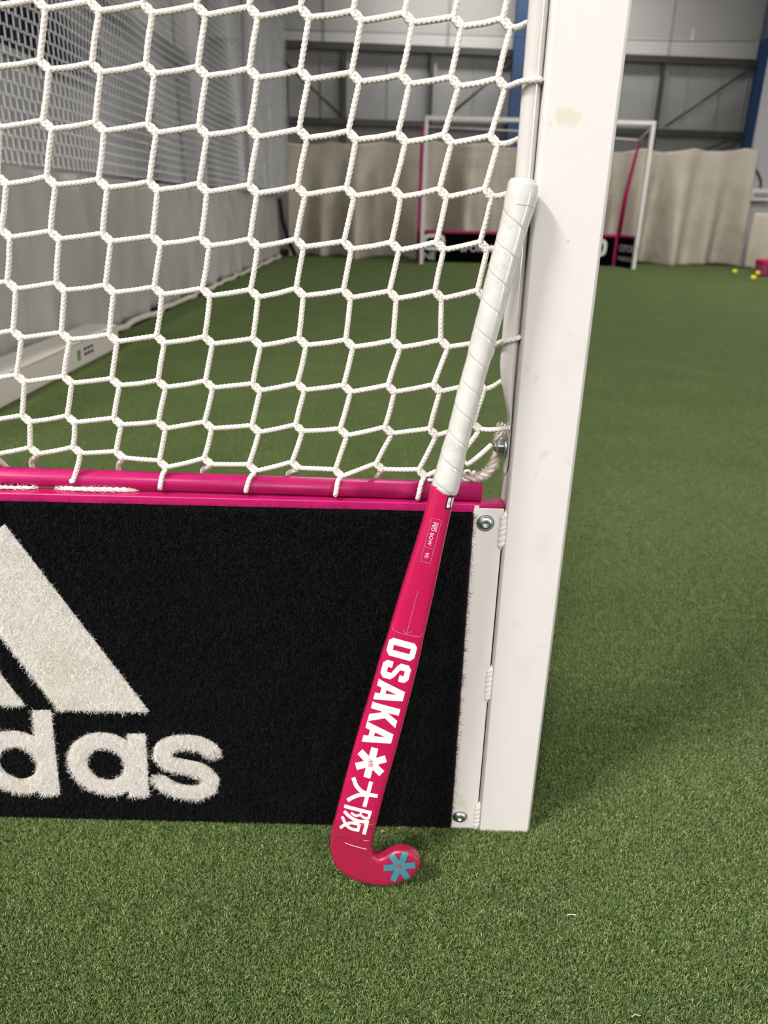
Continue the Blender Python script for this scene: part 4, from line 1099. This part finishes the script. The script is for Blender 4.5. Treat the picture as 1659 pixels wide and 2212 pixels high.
# embossed dot flowers on the upper turns
bm = bmesh.new()
fl = [(600, 300), (573, 345), (630, 345), (605, 385), (572, 300), (560, 465), (540, 510), (590, 520), (570, 560), (525, 555), (515, 640), (490, 690), (545, 680), (515, 735), (560, 640)]
for (fx, fy) in fl:
    for ring_, cnt in ((19, 6), (8, 0)):
        for k in range(cnt):
            for rad in (9, 17):
                a = k * math.pi / 3 + 0.3; q = on_grip(*c6(fx + rad * math.cos(a), fy + rad * math.sin(a)), 0.0)
                if q is None: continue
                r_ = bmesh.ops.create_icosphere(bm, subdivisions=1, radius=0.00042)
                for v in r_['verts']: v.co = Vector(q) + v.co
tag(bm_obj('grip_embossing', bm, M_GRIP, st, True), kind='stuff')
V, F = text_polys('OSAK'); mn, mx_ = V.min(0), V.max(0)
dx_, dn_ = np.array((0.93, 0.36)), np.array((0.30, -0.95)); Vt = []
for k in range(len(V)):
    q = np.array((168, 1812)) + dx_ * 160 * (V[k, 0] - mn[0]) / (mx_[0] - mn[0]) + dn_ * 62 * (V[k, 1] - mn[1]) / (mx_[1] - mn[1])
    z_ = on_grip(*c6(*q), 0.00035); Vt.append(z_ if z_ is not None else on_grip(*c6(250, 1850), -0.002))
mesh('grip_embossed_word', np.array(Vt), F, M_GRIP, st)

# ------------------------------------------------------------------ turf
TS = 0.12; NB = 16000
rg = np.random.default_rng(5)
n = NB
root = np.stack([rg.uniform(-TS / 2, TS / 2, n), rg.uniform(-TS / 2, TS / 2, n), np.zeros(n)], 1)
hgt = rg.uniform(0.0030, 0.0066, n); az = rg.uniform(0, 2 * np.pi, n); lean = rg.uniform(0.0, 0.4, n)
d0 = np.stack([np.cos(az) * lean, np.sin(az) * lean, np.ones(n)], 1); d0 /= np.linalg.norm(d0, axis=1)[:, None]
bend = np.stack([np.cos(az + rg.normal(0, 1.2, n)), np.sin(az + rg.normal(0, 1.2, n)), -rg.uniform(0.1, 0.9, n)], 1)
pts = [root]; d = d0
for k in range(3):
    pts.append(pts[-1] + d * hgt[:, None] / 3); d = d + bend * rg.uniform(0.25, 0.9, (n, 1)); d /= np.linalg.norm(d, axis=1)[:, None]
sd = np.stack([-np.sin(az + rg.normal(0, .8, n)), np.cos(az + rg.normal(0, .8, n)), np.zeros(n)], 1)
w0 = rg.uniform(0.00032, 0.00062, n)[:, None]
Vs_ = []
for k in range(4):
    w = w0 * (1.0, 1.0, 0.8, 0.25)[k]; Vs_ += [pts[k] - sd * w / 2, pts[k] + sd * w / 2]
V = np.stack(Vs_, 1).reshape(-1, 3); b = np.arange(n)[:, None] * 8
F = np.concatenate([np.concatenate([b + 2 * k, b + 2 * k + 1, b + 2 * k + 3, b + 2 * k + 2], 1) for k in range(3)], 0)
turf = mesh('turf_pile', V, F, M_TURF, None, True)
tint = np.repeat(np.clip(rg.beta(2.2, 2.4, n), 0, 1), 8).astype(np.float32)
a_ = turf.data.attributes.new('tint', 'FLOAT', 'POINT'); a_.data.foreach_set('value', tint)
tag(turf, 'short curly green artificial turf pile covering the hall floor', 'turf', kind='stuff')
TX0, TX1, TY0, TY1 = -1.70, 6.5, 0.30, 13.0
turf.location = (0, 0, ZB)
gn = bpy.data.node_groups.new('turf_tiles', 'GeometryNodeTree')
gn.interface.new_socket('Geometry', in_out='INPUT', socket_type='NodeSocketGeometry')
gn.interface.new_socket('Geometry', in_out='OUTPUT', socket_type='NodeSocketGeometry')
N = gn.nodes; L = gn.links
gi, go = N.new('NodeGroupInput'), N.new('NodeGroupOutput')
gr_ = N.new('GeometryNodeMeshGrid')
nx, ny = int((TX1 - TX0) / TS), int((TY1 - TY0) / TS)
gr_.inputs['Size X'].default_value = (nx - 1) * TS; gr_.inputs['Size Y'].default_value = (ny - 1) * TS
gr_.inputs['Vertices X'].default_value = nx; gr_.inputs['Vertices Y'].default_value = ny
tr = N.new('GeometryNodeTransform'); tr.inputs['Translation'].default_value = ((TX0 + TX1) / 2, (TY0 + TY1) / 2, 0)
L.new(gr_.outputs['Mesh'], tr.inputs['Geometry'])
io = N.new('GeometryNodeInstanceOnPoints')
L.new(tr.outputs['Geometry'], io.inputs['Points']); L.new(gi.outputs[0], io.inputs['Instance'])
rv = N.new('FunctionNodeRandomValue'); rv.data_type = 'INT'
rv.inputs[4].default_value = 0; rv.inputs[5].default_value = 3
mu = N.new('ShaderNodeMath'); mu.operation = 'MULTIPLY'; mu.inputs[1].default_value = math.pi / 2
L.new(rv.outputs[2], mu.inputs[0])
cx_ = N.new('ShaderNodeCombineXYZ'); L.new(mu.outputs[0], cx_.inputs['Z'])
L.new(cx_.outputs[0], io.inputs['Rotation']); L.new(io.outputs['Instances'], go.inputs[0])
md = turf.modifiers.new('tiles', 'NODES'); md.node_group = gn

# small litter on the turf
q = onZ(1234, 1977, 0.001)
tag(tube('thread_scrap', resample([q + np.array((-.0050, -.0005, .0005)), q + np.array((-.001, .0003, .0012)), q + np.array((.0055, -.0003, .001))], 0.0005), 0.0004, M_DECALW, None, 6), 'short white thread lying on the turf lower right', 'thread')
q = onZ(1372, 2196, 0.001)
tag(tube('thread_scrap', resample([q + np.array((-.004, -.001, .0005)), q + np.array((0, .0012, .002)), q + np.array((.003, -.0006, .0022)), q + np.array((.0055, .001, .0008))], 0.0005), 0.0005, mat('tan_scrap', (214, 178, 130), 0.7), None, 6), 'tiny tan curl of lint at the bottom right of the turf', 'lint')
q = onZ(827, 1797, 0.002)
tag(tube('thread_scrap', resample([q + np.array((-.002, 0, .001)), q + np.array((0, .0008, .0016)), q + np.array((.002, 0, .001))], 0.0005), 0.0007, MATS['tan_scrap'], None, 6), 'tiny tan fleck on the turf right of the stick', 'lint')

# ------------------------------------------------------------------ lamps under the roof
for k, (x, y, z, w, l, watts) in enumerate(LAMPS):
    lab = ['LED roof lamp above the left wall', 'LED roof lamp behind the viewer on the left', 'LED roof lamp behind the viewer on the right', 'LED roof lamp over the middle of the hall', 'LED roof lamp over the far goal', 'long LED roof lamp along the far wall behind the netting'][k]
    f = thing('roof_lamp', lab, 'lamp', 'LED roof lamps')
    box('housing', (x - w / 2, y - l / 2, z + 0.03), (x + w / 2, y + l / 2, z + 0.12), M_LAMP, f, 0.01)
    box('diffuser', (x - w / 2 + 0.02, y - l / 2 + 0.02, z + 0.012), (x + w / 2 - 0.02, y + l / 2 - 0.02, z + 0.03), M_LED, f)
    for sy in (-1, 1):
        tube('hanger', [(x, y + sy * l / 3, z + 0.12), (x, y + sy * l / 3, 4.95), (x, y + sy * l / 3, 5.2)], 0.006, M_RAIL, f, 8)
    ld = bpy.data.lights.new('lamp_light', 'AREA'); ld.shape = 'RECTANGLE'; ld.size = w; ld.size_y = l; ld.energy = watts; ld.color = (1.0, 0.957, 0.95)
    lo_ = bpy.data.objects.new('lamp_light', ld); COL.objects.link(lo_); lo_.location = (x, y, z); lo_.parent = f

# ------------------------------------------------------------------ unseen glowing panel, added for the streaks on grip and tube
M_GLOW = mat('panel_glow', (240, 240, 240), 0.6)
nt = M_GLOW.node_tree; nt.nodes['Principled BSDF'].inputs['Emission Color'].default_value = (1, 0.975, 0.97, 1)
nt.nodes['Principled BSDF'].inputs['Emission Strength'].default_value = PANEL_GLOW
w2 = structure(empty('glow_panel'), 'tall glowing panel added on the right wall behind the viewer')
for k in range(2):
    box('pane', (6.565, -4.95 + k * 0.47, 0.08), (6.585, -4.52 + k * 0.47, 2.75), M_GLOW, w2)
for y in (-4.98, -4.51, -4.04):
    box('pane_frame', (6.55, y - 0.02, 0.04), (6.6, y + 0.03, 2.79), M_WHITEST, w2)
for z in (0.04, 2.75):
    box('pane_frame', (6.55, -5.0, z), (6.6, -4.02, z + 0.04), M_WHITEST, w2)
